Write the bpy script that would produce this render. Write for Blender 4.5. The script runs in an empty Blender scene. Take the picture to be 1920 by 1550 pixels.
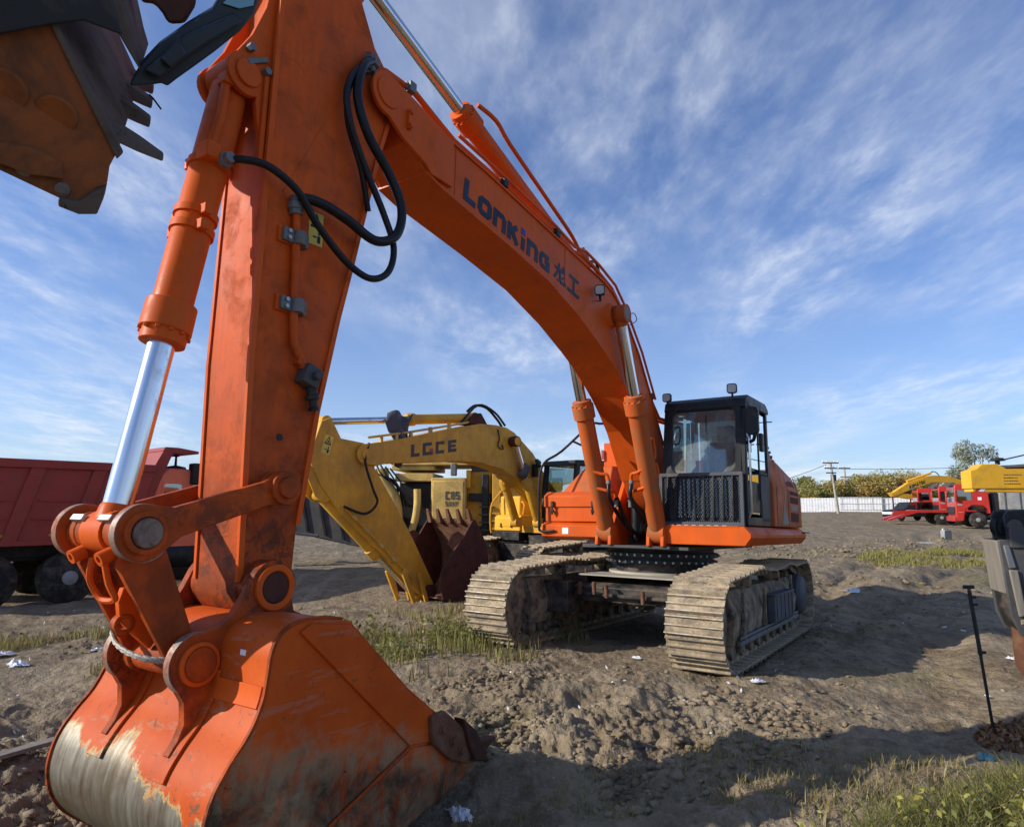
import bpy, math, random
import numpy as np
from mathutils import Vector, Matrix

random.seed(7); RNG = np.random.default_rng(7)
sc = bpy.context.scene
col = sc.collection
V = Vector; R = math.radians

# ------------------------------------------------------------------ camera
EYE = V((0, 0, 1.65)); PITCH = R(8.0); ROLL = R(0.2); FPX = 1240.0
def cam_basis(a, p, r):
    f = V((math.sin(a)*math.cos(p), math.cos(a)*math.cos(p), math.sin(p)))
    rt = V((math.cos(a), -math.sin(a), 0)); up = rt.cross(f)
    c, s = math.cos(r), math.sin(r)
    return f, c*rt + s*up, -s*rt + c*up
FW, RW, UW = cam_basis(0, PITCH, ROLL)
cam = bpy.data.cameras.new('camera'); cam_o = bpy.data.objects.new('camera', cam); col.objects.link(cam_o)
cam.sensor_width = 36; cam.lens = 36*FPX/1920; cam.clip_start = .05; cam.clip_end = 2500
cam_o.matrix_world = Matrix.Translation(EYE) @ Matrix((RW, UW, -FW)).transposed().to_4x4()
sc.camera = cam_o

# ------------------------------------------------------------------ sky, sun, exposure
SUN_EL = R(25.5); SUN_AZ = math.atan2(-.977, -.20)
SUN = V((math.sin(SUN_AZ)*math.cos(SUN_EL), math.cos(SUN_AZ)*math.cos(SUN_EL), math.sin(SUN_EL)))
wd = bpy.data.worlds.new('World'); sc.world = wd; wd.use_nodes = True
nt = wd.node_tree; nt.nodes.clear()
def N(nt, t, **k):
    n = nt.nodes.new(t)
    for a, b in k.items():
        if a in n.inputs: n.inputs[a].default_value = b
        else: setattr(n, a, b)
    return n
def L(nt, a, b): nt.links.new(a, b)
def mth(nt, op, a, b=None, c=None):
    n = nt.nodes.new('ShaderNodeMath'); n.operation = op
    for i, x in enumerate((a, b, c)):
        if x is None: continue
        if isinstance(x, (int, float)): n.inputs[i].default_value = x
        else: L(nt, x, n.inputs[i])
    return n.outputs[0]
def ramp(nt, fac, stops, interp='LINEAR'):
    n = nt.nodes.new('ShaderNodeValToRGB'); n.color_ramp.interpolation = interp
    e = n.color_ramp.elements
    while len(e) < len(stops): e.new(.5)
    for i, (p, c) in enumerate(stops):
        e[i].position = p; e[i].color = (c, c, c, 1) if isinstance(c, (int, float)) else (*c, 1)
    if fac is not None: L(nt, fac, n.inputs[0])
    return n.outputs[0]
def mixc(nt, fac, a, b, mode='MIX'):
    n = nt.nodes.new('ShaderNodeMix'); n.data_type = 'RGBA'; n.blend_type = mode
    for s, x in ((n.inputs[0], fac), (n.inputs[6], a), (n.inputs[7], b)):
        if isinstance(x, (int, float)): s.default_value = x
        elif isinstance(x, (tuple, list)): s.default_value = (*x[:3], 1)
        else: L(nt, x, s)
    return n.outputs[2]
sky = N(nt, 'ShaderNodeTexSky', sky_type='NISHITA', sun_disc=False, sun_elevation=SUN_EL,
        sun_rotation=SUN_AZ, air_density=1.0, dust_density=.6, ozone_density=2.5, altitude=100)
tc = N(nt, 'ShaderNodeTexCoord'); sp = N(nt, 'ShaderNodeSeparateXYZ'); L(nt, tc.outputs['Generated'], sp.inputs[0])
zz = mth(nt, 'ADD', mth(nt, 'MAXIMUM', sp.outputs[2], 0.0), .10)
cb = N(nt, 'ShaderNodeCombineXYZ')
L(nt, mth(nt, 'DIVIDE', sp.outputs[0], zz), cb.inputs[0]); L(nt, mth(nt, 'DIVIDE', sp.outputs[1], zz), cb.inputs[1])
def cloud(rot, sx, sy, scale, det, rough, dist, lo, hi, off=0):
    mp = N(nt, 'ShaderNodeMapping'); mp.inputs['Rotation'].default_value = (0, 0, R(rot)); mp.inputs['Scale'].default_value = (sx, sy, 1)
    mp.inputs['Location'].default_value = (off, off*.7, 0)
    L(nt, cb.outputs[0], mp.inputs[0])
    nz = N(nt, 'ShaderNodeTexNoise', Scale=scale, Detail=det, Roughness=rough, Distortion=dist); L(nt, mp.outputs[0], nz.inputs['Vector'])
    return ramp(nt, nz.outputs[0], [(lo, 0), (hi, 1)], 'EASE')
big = cloud(-38, 1.0, .55, .75, 2, .5, .2, .36, .66, 8.1)
wisp = cloud(-34, 1.0, .55, 3.6, 6, .62, .15, .30, .80, 1.3)
fine = cloud(62, 1.0, .42, 15.0, 4, .6, .25, .38, .70, 5.0)
veil = cloud(-20, 1.0, .40, 1.3, 4, .58, .2, .46, .82, 8.4)
m = mth(nt, 'MULTIPLY', big, mth(nt, 'ADD', mth(nt, 'MULTIPLY', wisp, .44), mth(nt, 'MULTIPLY', mth(nt, 'MULTIPLY', wisp, fine), .34)))
m = mth(nt, 'ADD', m, mth(nt, 'MULTIPLY', veil, .24))
hz = mth(nt, 'MULTIPLY', mth(nt, 'POWER', mth(nt, 'SUBTRACT', 1.0, mth(nt, 'MINIMUM', mth(nt, 'MULTIPLY', mth(nt, 'MAXIMUM', sp.outputs[2], 0.0), 1.9), 1.0)), 2.2), .40)
m = mth(nt, 'MINIMUM', mth(nt, 'ADD', mth(nt, 'ADD', m, hz), .05), .92)
bg1 = N(nt, 'ShaderNodeBackground', Strength=.105)
CLOUD = (8.3, 8.9, 9.9)
L(nt, mixc(nt, m, mixc(nt, 1.0, sky.outputs[0], (.68, 1.01, 1.52), 'MULTIPLY'), CLOUD), bg1.inputs[0])
L(nt, bg1.outputs[0], N(nt, 'ShaderNodeOutputWorld').inputs[0])

sun = bpy.data.lights.new('sun', 'SUN'); sun.energy = 4.8; sun.angle = R(.55); sun.color = (1, .93, .82)
sun_o = bpy.data.objects.new('sun', sun); col.objects.link(sun_o)
sun_o.rotation_euler = (-SUN).to_track_quat('-Z', 'Y').to_euler()
sc.view_settings.view_transform = 'Standard'; sc.view_settings.look = 'None'
sc.view_settings.exposure = 0.0; sc.view_settings.gamma = 1; sc.view_settings.use_curve_mapping = False
sc.render.engine = 'CYCLES'
sc.cycles.max_bounces = 5; sc.cycles.diffuse_bounces = 3; sc.cycles.use_adaptive_sampling = True; sc.cycles.adaptive_threshold = .02; sc.cycles.transparent_max_bounces = 12; sc.cycles.use_denoising = True

# ------------------------------------------------------------------ mesh helpers
class MB:
    def __init__(s): s.v = []; s.f = []
    def add(s, vs, fs):
        o = len(s.v); s.v += [tuple(p) for p in vs]; s.f += [tuple(i+o for i in q) for q in fs]; return s
    def box(s, c, d, rot=None):
        h = [x/2 for x in d]; c = V(c); vs = []
        for x in (-1, 1):
            for y in (-1, 1):
                for z in (-1, 1):
                    p = V((x*h[0], y*h[1], z*h[2]))
                    if rot is not None: p = rot @ p
                    vs.append(c+p)
        return s.add(vs, [(0, 1, 3, 2), (4, 6, 7, 5), (0, 4, 5, 1), (2, 3, 7, 6), (0, 2, 6, 4), (1, 5, 7, 3)])
    def prism(s, poly, x0, x1, ax='X'):
        """polygon in the plane across axis ax (X: (y,z), Y: (x,z), Z: (x,y)) pulled from x0 to x1"""
        a = sum(poly[i][0]*poly[(i+1) % len(poly)][1]-poly[(i+1) % len(poly)][0]*poly[i][1] for i in range(len(poly)))
        if (a < 0): poly = poly[::-1]
        if x0 > x1: x0, x1 = x1, x0
        n = len(poly); f = {'X': lambda p, t: (t, p[0], p[1]), 'Y': lambda p, t: (p[0], t, p[1]), 'Z': lambda p, t: (p[0], p[1], t)}[ax]
        vs = [f(p, x0) for p in poly]+[f(p, x1) for p in poly]
        fs = [tuple(range(n))[::-1], tuple(range(n, 2*n))]+[(i, (i+1) % n, n+(i+1) % n, n+i) for i in range(n)]
        if ax == 'Y': fs = [q[::-1] for q in fs]
        return s.add(vs, fs)
    def cyl(s, p0, p1, r0, r1=None, n=20, caps=True):
        p0, p1 = V(p0), V(p1); r1 = r0 if r1 is None else r1
        d = (p1-p0).normalized(); a = d.orthogonal().normalized(); b = d.cross(a); vs = []
        for p, r in ((p0, r0), (p1, r1)):
            for i in range(n):
                t = 2*math.pi*i/n; vs.append(p+a*r*math.cos(t)+b*r*math.sin(t))
        fs = [(i, (i+1) % n, n+(i+1) % n, n+i) for i in range(n)]
        if caps: fs += [tuple(range(n))[::-1], tuple(range(n, 2*n))]
        return s.add(vs, fs)
    def ring(s, p0, p1, ro, ri, n=24):
        p0, p1 = V(p0), V(p1); d = (p1-p0).normalized(); a = d.orthogonal().normalized(); b = d.cross(a); vs = []
        for p, r in ((p0, ro), (p1, ro), (p1, ri), (p0, ri)):
            for i in range(n):
                t = 2*math.pi*i/n; vs.append(p+a*r*math.cos(t)+b*r*math.sin(t))
        fs = []
        for k in range(4):
            for i in range(n): fs.append((k*n+i, k*n+(i+1) % n, ((k+1) % 4)*n+(i+1) % n, ((k+1) % 4)*n+i))
        return s.add(vs, fs)
    def lathe(s, p0, d, prof, n=24):
        """profile [(distance along d, radius)]"""
        p0 = V(p0); d = V(d).normalized(); a = d.orthogonal().normalized(); b = d.cross(a); vs = []; m = len(prof)
        for t, r in prof:
            for i in range(n):
                w = 2*math.pi*i/n; vs.append(p0+d*t+a*r*math.cos(w)+b*r*math.sin(w))
        fs = [(k*n+i, k*n+(i+1) % n, (k+1)*n+(i+1) % n, (k+1)*n+i) for k in range(m-1) for i in range(n)]
        fs += [tuple(range(n))[::-1], tuple(range((m-1)*n, m*n))]
        return s.add(vs, fs)
    def tube(s, pts, r, n=8, sub=0, closed=False):
        pts = [V(p) for p in pts]
        if sub:
            q = []
            for i in range(len(pts)-1):
                p0, p1, p2, p3 = pts[max(i-1, 0)], pts[i], pts[i+1], pts[min(i+2, len(pts)-1)]
                for k in range(sub):
                    t = k/sub
                    q.append(.5*((2*p1)+(-p0+p2)*t+(2*p0-5*p1+4*p2-p3)*t*t+(-p0+3*p1-3*p2+p3)*t**3))
            pts = q+[pts[-1]]
        a = None; vs = []; m = len(pts)
        for i, p in enumerate(pts):
            d = (pts[min(i+1, m-1)]-pts[max(i-1, 0)]).normalized()
            a = d.orthogonal().normalized() if a is None else (a-d*a.dot(d)).normalized()
            b = d.cross(a); rr = r(i/(m-1)) if callable(r) else r
            for k in range(n):
                t = 2*math.pi*k/n; vs.append(p+a*rr*math.cos(t)+b*rr*math.sin(t))
        fs = [(i*n+k, i*n+(k+1) % n, (i+1)*n+(k+1) % n, (i+1)*n+k) for i in range(m-1) for k in range(n)]
        fs += [tuple(range(n))[::-1], tuple(range((m-1)*n, m*n))]
        return s.add(vs, fs)
    def sheet(s, poly, x0, x1):
        """open polyline (y,z) pulled along X"""
        n = len(poly)
        return s.add([(x0, *p) for p in poly]+[(x1, *p) for p in poly], [(i, i+1, n+i+1, n+i) for i in range(n-1)])
    def mesh(s, name, ang=35):
        me = bpy.data.meshes.new(name); me.from_pydata(s.v, [], s.f)
        if ang:
            me.polygons.foreach_set('use_smooth', [True]*len(me.polygons)); me.set_sharp_from_angle(angle=R(ang))
        me.update(); return me
    def build(s, name, m, parent=None, bevel=0, ang=35):
        return obj(name, s.mesh(name, ang), m, parent, bevel)
def obj(name, me, m=None, parent=None, bevel=0):
    o = bpy.data.objects.new(name, me); col.objects.link(o)
    if m is not None and me is not None and not me.materials: me.materials.append(M[m] if isinstance(m, str) else m)
    if parent is not None: o.parent = parent
    if bevel:
        b = o.modifiers.new('bevel', 'BEVEL'); b.width = bevel; b.segments = 2; b.limit_method = 'ANGLE'; b.angle_limit = R(40)
        b.harden_normals = False
    return o
def thing(name, label, cat, loc=(0, 0, 0), rz=0, group=None, mat=None):
    o = bpy.data.objects.new(name, None); col.objects.link(o); o.empty_display_size = .3
    if mat is not None: o.matrix_world = mat
    else: o.location = loc; o.rotation_euler = (0, 0, rz)
    o['label'] = label; o['category'] = cat
    if group: o['group'] = group
    return o
def tag(o, label, cat, group=None):
    o['label'] = label; o['category'] = cat
    if group: o['group'] = group
    return o
def copy_tree(o, parent=None):
    c = o.copy(); col.objects.link(c); c.parent = parent
    for ch in list(o.children): copy_tree(ch, c)
    return c
def at(px, py, depth):
    """world point seen at photograph pixel (px,py) at forward distance depth"""
    d = FW + RW*((px-960)/FPX) - UW*((py-775)/FPX)
    return EYE + d*(depth/d.y)
def arc(cy, cz, r, a0, a1, n):
    return [(cy+r*math.cos(R(a0+(a1-a0)*i/n)), cz+r*math.sin(R(a0+(a1-a0)*i/n))) for i in range(n+1)]

# ------------------------------------------------------------------ materials
M = {}
def new_mat(name):
    m = bpy.data.materials.new(name); m.use_nodes = True; m.node_tree.nodes.clear(); M[name] = m; return m, m.node_tree
def out(nt, sh): L(nt, sh, N(nt, 'ShaderNodeOutputMaterial').inputs[0])
def surf(name, base, rough=.5, metal=0, dirt=None, dirt_amt=.4, dirt_scale=3, var=.15, scratch=None, scratch_amt=0, bump=.02, bscale=40, coat=0, low=None, stretch=(1, 1, 1), spec=.28, vary=0, scz=None, streak=None):
    """paint / steel / rubber with tonal variation, dirt patches and chips in object space"""
    m, nt = new_mat(name)
    tc = N(nt, 'ShaderNodeTexCoord'); mp = N(nt, 'ShaderNodeMapping'); mp.inputs['Scale'].default_value = stretch
    L(nt, tc.outputs['Object'], mp.inputs[0]); P = mp.outputs[0]
    def nz(sc_, det=5, ro=.6, dis=0):
        n = N(nt, 'ShaderNodeTexNoise', Scale=sc_, Detail=det, Roughness=ro, Distortion=dis); L(nt, P, n.inputs['Vector']); return n.outputs[0]
    n1 = nz(1.7, 3); c = mixc(nt, ramp(nt, n1, [(.3, 0), (.7, 1)]), tuple(x*(1-var) for x in base), tuple(min(1, x*(1+var)) for x in base))
    rg = ramp(nt, n1, [(.3, max(.05, rough-.1)), (.7, min(1, rough+.15))])
    if dirt:
        dm = ramp(nt, nz(dirt_scale, 5, .68, .4), [(.62-.35*dirt_amt, 0), (.78-.2*dirt_amt, 1)])
        dm = mth(nt, 'MULTIPLY', dm, min(1, .35+dirt_amt))
        c = mixc(nt, dm, c, dirt); rg = mixc(nt, dm, rg, (.85,)*3)
    if streak:
        sc_, sa_ = streak
        mq = N(nt, 'ShaderNodeMapping'); mq.inputs['Scale'].default_value = (7, 7, .55); L(nt, tc.outputs['Object'], mq.inputs[0])
        nq = N(nt, 'ShaderNodeTexNoise', Scale=2.2, Detail=6, Roughness=.72, Distortion=.25); L(nt, mq.outputs[0], nq.inputs['Vector'])
        c = mixc(nt, mth(nt, 'MULTIPLY', ramp(nt, nq.outputs[0], [(.44, 0), (.66, 1)]), sa_), c, sc_)
        c = mixc(nt, mth(nt, 'MULTIPLY', ramp(nt, nz(60, 3, .7), [(.66, 0), (.72, 1)]), sa_), c, (.16, .05, .025))
    if scratch:
        sm = ramp(nt, nz(14, 4, .72, 1.2), [(.70-.12*scratch_amt, 0), (.73-.12*scratch_amt, 1)])
        if scz:
            sp = N(nt, 'ShaderNodeSeparateXYZ'); L(nt, tc.outputs['Object'], sp.inputs[0])
            mr = N(nt, 'ShaderNodeMapRange'); L(nt, sp.outputs[2], mr.inputs[0]); mr.inputs[1].default_value = scz[0]; mr.inputs[2].default_value = scz[1]; mr.inputs[3].default_value = 1; mr.inputs[4].default_value = 0
            n3 = ramp(nt, nz(2.6, 4, .6, .5), [(.42, 0), (.58, 1)])
            fl = ramp(nt, nz(9, 5, .74, 1.0), [(.47, 0), (.53, 1)])
            sm = mth(nt, 'MULTIPLY', mth(nt, 'MAXIMUM', mth(nt, 'MULTIPLY', sm, n3), mth(nt, 'MULTIPLY', mth(nt, 'MULTIPLY', fl, n3), .75)), mr.outputs[0])
        if scz: c = mixc(nt, mth(nt, 'MULTIPLY', mth(nt, 'MULTIPLY', ramp(nt, nz(3.3, 5, .68, .3), [(.34, .15), (.62, 1)]), mr.outputs[0]), .72), c, (.13, .032, .012))
        c = mixc(nt, sm, c, scratch)
    if low:
        z0, z1, lc = low
        sp = N(nt, 'ShaderNodeSeparateXYZ'); L(nt, tc.outputs['Object'], sp.inputs[0])
        k = mth(nt, 'ADD', sp.outputs[2], mth(nt, 'MULTIPLY', mth(nt, 'SUBTRACT', nz(2.6, 7, .7, .8), .5), .9))
        mr = N(nt, 'ShaderNodeMapRange'); L(nt, k, mr.inputs[0]); mr.inputs[1].default_value = z0; mr.inputs[2].default_value = z1; mr.inputs[3].default_value = 1; mr.inputs[4].default_value = 0
        c = mixc(nt, mr.outputs[0], c, lc)
    if vary:
        oi = N(nt, 'ShaderNodeObjectInfo'); c = mixc(nt, mth(nt, 'MULTIPLY', oi.outputs['Random'], vary), c, (.10, .08, .06))
    b = N(nt, 'ShaderNodeBsdfPrincipled', Metallic=metal)
    if not metal: b.inputs['Specular IOR Level'].default_value = spec
    L(nt, c, b.inputs['Base Color']); L(nt, rg, b.inputs['Roughness'])
    if coat: b.inputs['Coat Weight'].default_value = coat; b.inputs['Coat Roughness'].default_value = .12
    if bump:
        bp = N(nt, 'ShaderNodeBump', Strength=bump*10, Distance=.004); L(nt, nz(bscale, 2), bp.inputs['Height']); L(nt, bp.outputs[0], b.inputs['Normal'])
    out(nt, b.outputs[0]); return m
MUD = (.20, .15, .10)
surf('orange', (.68, .105, .010), .45, dirt=(.42, .080, .02), dirt_amt=.28, dirt_scale=2.3, scratch=(.13, .06, .035), scratch_amt=.08, spec=.13, streak=((.46, .105, .028), .45), bump=.008, var=.10)
surf('orange_worn', (.64, .098, .010), .5, dirt=(.26, .055, .018), dirt_amt=.40, dirt_scale=4.5, scratch=(.05, .03, .022), scratch_amt=.80, spec=.13, scz=(1.1, 2.6), streak=((.38, .085, .025), .5), bump=.015, var=.16)
surf('orange_dusty', (.62, .110, .018), .5, streak=((.34, .15, .07), .5), dirt=(.33, .13, .05), dirt_amt=.6, dirt_scale=3.2, spec=.13, bump=.01)
surf('black', (.018, .019, .021), .45, dirt=(.10, .085, .065), dirt_amt=.25, dirt_scale=5)
surf('black_rubber', (.014, .014, .015), .55, dirt=(.07, .06, .05), dirt_amt=.3, bump=.03, bscale=90)
surf('hose', (.012, .013, .015), .38, dirt=(.05, .05, .05), dirt_amt=.2, dirt_scale=20)
surf('steel', (.42, .42, .41), .42, .85, dirt=(.16, .12, .09), dirt_amt=.4, dirt_scale=8)
surf('steel_dull', (.17, .18, .19), .55, .4, dirt=(.2, .15, .1), dirt_amt=.4, dirt_scale=8)
surf('chrome', (.70, .71, .73), .16, 1.0, dirt=(.34, .30, .26), dirt_amt=.22, dirt_scale=5, bump=0, stretch=(1, 1, .25))
surf('navy', (.018, .022, .045), .5)
surf('blue_dot', (.035, .045, .30), .5)
surf('rust', (.13, .055, .03), .8, dirt=(.22, .12, .07), dirt_amt=.5, dirt_scale=6, bump=.04)
surf('rust_dark', (.085, .028, .018), .72, dirt=(.03, .018, .014), dirt_amt=.5, dirt_scale=4, bump=.03, scratch=(.22, .12, .08), scratch_amt=.2)
surf('yellow', (.72, .37, .025), streak=((.42, .25, .08), .45), rough=.5) if 0 else surf('yellow', (.72, .37, .025), .45, streak=((.42, .25, .07), .45), dirt=(.46, .25, .05), dirt_amt=.5, dirt_scale=2.2, coat=.05, bump=.008)
surf('yellow_pale', (.66, .45, .13), .55, dirt=(.36, .24, .09), dirt_amt=.45, dirt_scale=2)
surf('yellow_bright', (.80, .42, .03), .5, dirt=(.45, .25, .05), dirt_amt=.25, dirt_scale=2, var=.06)
surf('sticker', (.72, .56, .10), .5)
surf('red_faded', (.36, .048, .036), .5, streak=((.22, .075, .06), .5), dirt=(.24, .05, .04), dirt_amt=.3, dirt_scale=1.6, coat=.03, bump=.005)
surf('red_cab', (.88, .19, .10), .4, dirt=(.36, .12, .08), dirt_amt=.3, dirt_scale=2, coat=.2, bump=0)
surf('red_bright', (.50, .030, .020), .35, dirt=(.30, .06, .04), dirt_amt=.2, dirt_scale=1, coat=.3, bump=0)
surf('white', (.82, .82, .81), .5, dirt=(.7, .68, .65), dirt_amt=.15, dirt_scale=2)
surf('grey', (.30, .30, .29), .6, dirt=(.2, .17, .13), dirt_amt=.4, dirt_scale=2)
surf('grey_dark', (.07, .07, .072), .6, dirt=(.14, .11, .08), dirt_amt=.4, dirt_scale=3)
surf('tan_reflector', (.55, .32, .03), .4)
surf('concrete_pole', (.42, .38, .31), .8, dirt=(.25, .22, .18), dirt_amt=.5, dirt_scale=2)
surf('wood_grey', (.24, .21, .17), .8, dirt=(.12, .1, .08), dirt_amt=.5, dirt_scale=5, stretch=(1, 1, .15), bump=.05)
surf('bark', (.12, .09, .065), .9, bump=.06)
surf('bark_pale', (.30, .28, .24), .9, bump=.06)
surf('shoe', (.15, .12, .09), .85, dirt=(.54, .42, .265), dirt_amt=.86, dirt_scale=7.5, bump=.10, bscale=42, var=.3, vary=.28, scratch=(.10, .075, .05), scratch_amt=.9)
surf('shoe_edge', (.50, .48, .44), .45, .7, dirt=(.46, .36, .24), dirt_amt=.85, dirt_scale=9)
surf('frame_mud', (.035, .033, .034), .7, dirt=(.34, .255, .16), dirt_amt=.80, dirt_scale=6.5, bump=.05)
surf('frame_black', (.02, .02, .022), .5, dirt=(.18, .14, .1), dirt_amt=.5, dirt_scale=3)
surf('grey_panel', (.075, .08, .095), .5, dirt=(.2, .16, .12), dirt_amt=.3, dirt_scale=4)
surf('hood_grey', (.20, .21, .22), .45)
surf('grille', (.10, .022, .012), .7, bump=.1, bscale=200)
surf('blue_steel', (.020, .030, .040), .5, dirt=(.06, .2, .30), dirt_amt=.22, dirt_scale=3.5, coat=.1, scratch=(.16, .14, .12), scratch_amt=.3)
surf('bucket_dark', (.30, .085, .02), .75, dirt=(.060, .035, .022), dirt_amt=.62, dirt_scale=2.4, bump=.04, scratch=(.10, .06, .03), scratch_amt=.4)
surf('bucket_shell_dark', (.115, .085, .065), .7, dirt=(.05, .035, .028), dirt_amt=.5, dirt_scale=3, bump=.04, scratch=(.03, .02, .02), scratch_amt=.5)
surf('plastic_white', (.72, .73, .74), .4, bump=.05)
surf('plastic_blue', (.10, .30, .34), .5)
surf('seat', (.035, .036, .038), .7)
surf('lamp_glass', (.55, .55, .53), .2, bump=.2, bscale=60)
surf('tyre', (.022, .021, .020), .8, dirt=(.12, .095, .07), dirt_amt=.5, dirt_scale=5, bump=.05)
surf('rope', (.36, .33, .28), .6, .3, bump=.05)
surf('sill_wood', (.40, .36, .29), .7)
surf('paint_cyan', (.20, .45, .58), .5)

# bucket: orange with the lower part scraped to bare steel, clay and old mud
def bucket_mat(name, dark):
    m, nt = new_mat(name)
    tc = N(nt, 'ShaderNodeTexCoord'); P = tc.outputs['Object']
    def nz(s, det=5, ro=.65, dis=0, st=None, rot=None):
        n = N(nt, 'ShaderNodeTexNoise', Scale=s, Detail=det, Roughness=ro, Distortion=dis)
        if st:
            mp = N(nt, 'ShaderNodeMapping'); mp.inputs['Scale'].default_value = st
            if rot: mp.inputs['Rotation'].default_value = [R(q) for q in rot]
            L(nt, P, mp.inputs[0]); L(nt, mp.outputs[0], n.inputs['Vector'])
        else: L(nt, P, n.inputs['Vector'])
        return n.outputs[0]
    sp = N(nt, 'ShaderNodeSeparateXYZ'); L(nt, P, sp.inputs[0]); X, Y, Z = sp.outputs
    mul = lambda a, b_: mth(nt, 'MULTIPLY', a, b_); add = lambda a, b_: mth(nt, 'ADD', a, b_); sb = lambda a, b_: mth(nt, 'SUBTRACT', a, b_)
    org = mixc(nt, ramp(nt, nz(2.2), [(.35, 0), (.7, 1)]), (.47, .068, .008), (.62, .105, .013))
    chip = ramp(nt, nz(13, 6, .75, 1.4), [(.60, 0), (.63, 1)])
    scr = ramp(nt, nz(5, 4, .7, .3, (1, .35, 3.2), (35, 0, 0)), [(.58, 0), (.64, 1)])
    b = N(nt, 'ShaderNodeBsdfPrincipled'); b.inputs['Specular IOR Level'].default_value = .12
    if not dark:
        k = add(add(Z, mul(X, -.12)), mul(sb(nz(3.6, 7, .72, .4, (1.3, .4, .8)), .5), .42))
        hump = mth(nt, 'POWER', 2.718, mul(mth(nt, 'POWER', mth(nt, 'ABSOLUTE', mul(sb(X, .06), 5.0)), 2.0), -1.0))
        h = add(sb(.20, k), mul(hump, .12))
        bare = ramp(nt, add(mul(h, 7.0), .5), [(.42, 0), (.56, 1)]); prim = ramp(nt, add(mul(add(h, .018), 7.0), .5), [(.42, 0), (.52, 1)])
        brush = nz(9, 5, .7, .1, (2.6, .25, .22)); blot = nz(3.2, 6, .7)
        st = mixc(nt, ramp(nt, brush, [(.32, 0), (.66, 1)]), (.115, .095, .065), (.34, .31, .25)); st = mixc(nt, ramp(nt, blot, [(.46, 0), (.66, .8)]), st, (.13, .085, .045))
        st = mixc(nt, mul(ramp(nt, h, [(.18, 0), (.42, 1)]), .8), st, (.16, .125, .075))
        c = mixc(nt, mul(scr, .35), org, (.40, .24, .15)); c = mixc(nt, mul(chip, .8), c, (.12, .075, .05))
        c = mixc(nt, mul(prim, ramp(nt, nz(8, 4), [(.42, 0), (.52, 1)])), c, (.50, .34, .15)); c = mixc(nt, bare, c, st)
        L(nt, mixc(nt, bare, (.5,)*3, (.42,)*3), b.inputs['Roughness']); L(nt, mul(bare, .5), b.inputs['Metallic'])
        hb = add(mul(nz(30, 3), .3), mul(bare, -.6))
    else:
        k = add(add(Z, mul(Y, -.227)), mul(sb(nz(2.6, 6, .68, .7), .5), .62))
        h = mul(sb(-1.13, k), 3.0)
        clay = mul(ramp(nt, h, [(.0, 0), (.45, 1)]), ramp(nt, nz(7, 7, .74, .9, (1, 1, .55), (40, 0, 0)), [(.38, .0), (.56, 1)]))
        drk = mul(ramp(nt, h, [(.25, 0), (.85, 1)]), ramp(nt, nz(3.7, 7, .74, .6), [(.36, .1), (.60, 1)]))
        c = mixc(nt, mul(scr, .30), org, (.36, .24, .17)); c = mixc(nt, mul(chip, .45), c, (.10, .055, .035))
        c = mixc(nt, mul(clay, .9), c, (.30, .235, .135)); c = mixc(nt, mul(drk, .92), c, (.050, .036, .022))
        bl = ramp(nt, nz(6, 5, .7, 2.2, (1, .5, 2.0), (-30, 0, 0)), [(.66, 0), (.69, 1)]); c = mixc(nt, mul(bl, mul(ramp(nt, h, [(.0, 0), (.5, 1)]), .9)), c, (.020, .016, .012))
        L(nt, mixc(nt, clay, (.55,)*3, (.85,)*3), b.inputs['Roughness']); hb = add(mul(nz(30, 3), .3), mul(add(clay, drk), .5))
    L(nt, c, b.inputs['Base Color'])
    bp = N(nt, 'ShaderNodeBump', Strength=.4, Distance=.004); L(nt, hb, bp.inputs['Height']); L(nt, bp.outputs[0], b.inputs['Normal'])
    out(nt, b.outputs[0])
bucket_mat('bucket_shell', False); bucket_mat('bucket_cheek', True)
surf('pin_face', (.24, .17, .125), .5, .35, dirt=(.10, .06, .04), dirt_amt=.5, dirt_scale=14, scratch=(.42, .36, .30), scratch_amt=.3)
surf('edge_steel', (.27, .23, .19), .5, .45, dirt=(.30, .07, .02), dirt_amt=.6, dirt_scale=10)

# glass, tinted
def glass_mat(name, tint, gl=.10, dust=0):
    m, nt = new_mat(name)
    tr = N(nt, 'ShaderNodeBsdfTransparent'); tr.inputs[0].default_value = (*tint, 1)
    g = N(nt, 'ShaderNodeBsdfGlossy', Roughness=.03); g.inputs[0].default_value = (.9, .95, 1, 1)
    fr = N(nt, 'ShaderNodeFresnel', IOR=1.5)
    mx = N(nt, 'ShaderNodeMixShader'); L(nt, mth(nt, 'ADD', mth(nt, 'MULTIPLY', fr.outputs[0], .9), gl), mx.inputs[0]); L(nt, tr.outputs[0], mx.inputs[1]); L(nt, g.outputs[0], mx.inputs[2])
    r_ = mx.outputs[0]
    if dust:
        g2 = N(nt, 'ShaderNodeTexCoord'); n2 = N(nt, 'ShaderNodeTexNoise', Scale=5.0, Detail=4, Roughness=.6); L(nt, g2.outputs['Object'], n2.inputs['Vector'])
        df = N(nt, 'ShaderNodeBsdfDiffuse'); df.inputs[0].default_value = (.44, .50, .46, 1); m2 = N(nt, 'ShaderNodeMixShader'); L(nt, ramp(nt, n2.outputs[0], [(.3, dust*.5), (.75, dust*1.5)]), m2.inputs[0]); L(nt, r_, m2.inputs[1]); L(nt, df.outputs[0], m2.inputs[2]); r_ = m2.outputs[0]
    out(nt, r_)
glass_mat('glass', (.42, .58, .54), .10, .26); glass_mat('glass_side', (.45, .58, .60), .22); glass_mat('glass_dark', (.12, .15, .16), .25)

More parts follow.
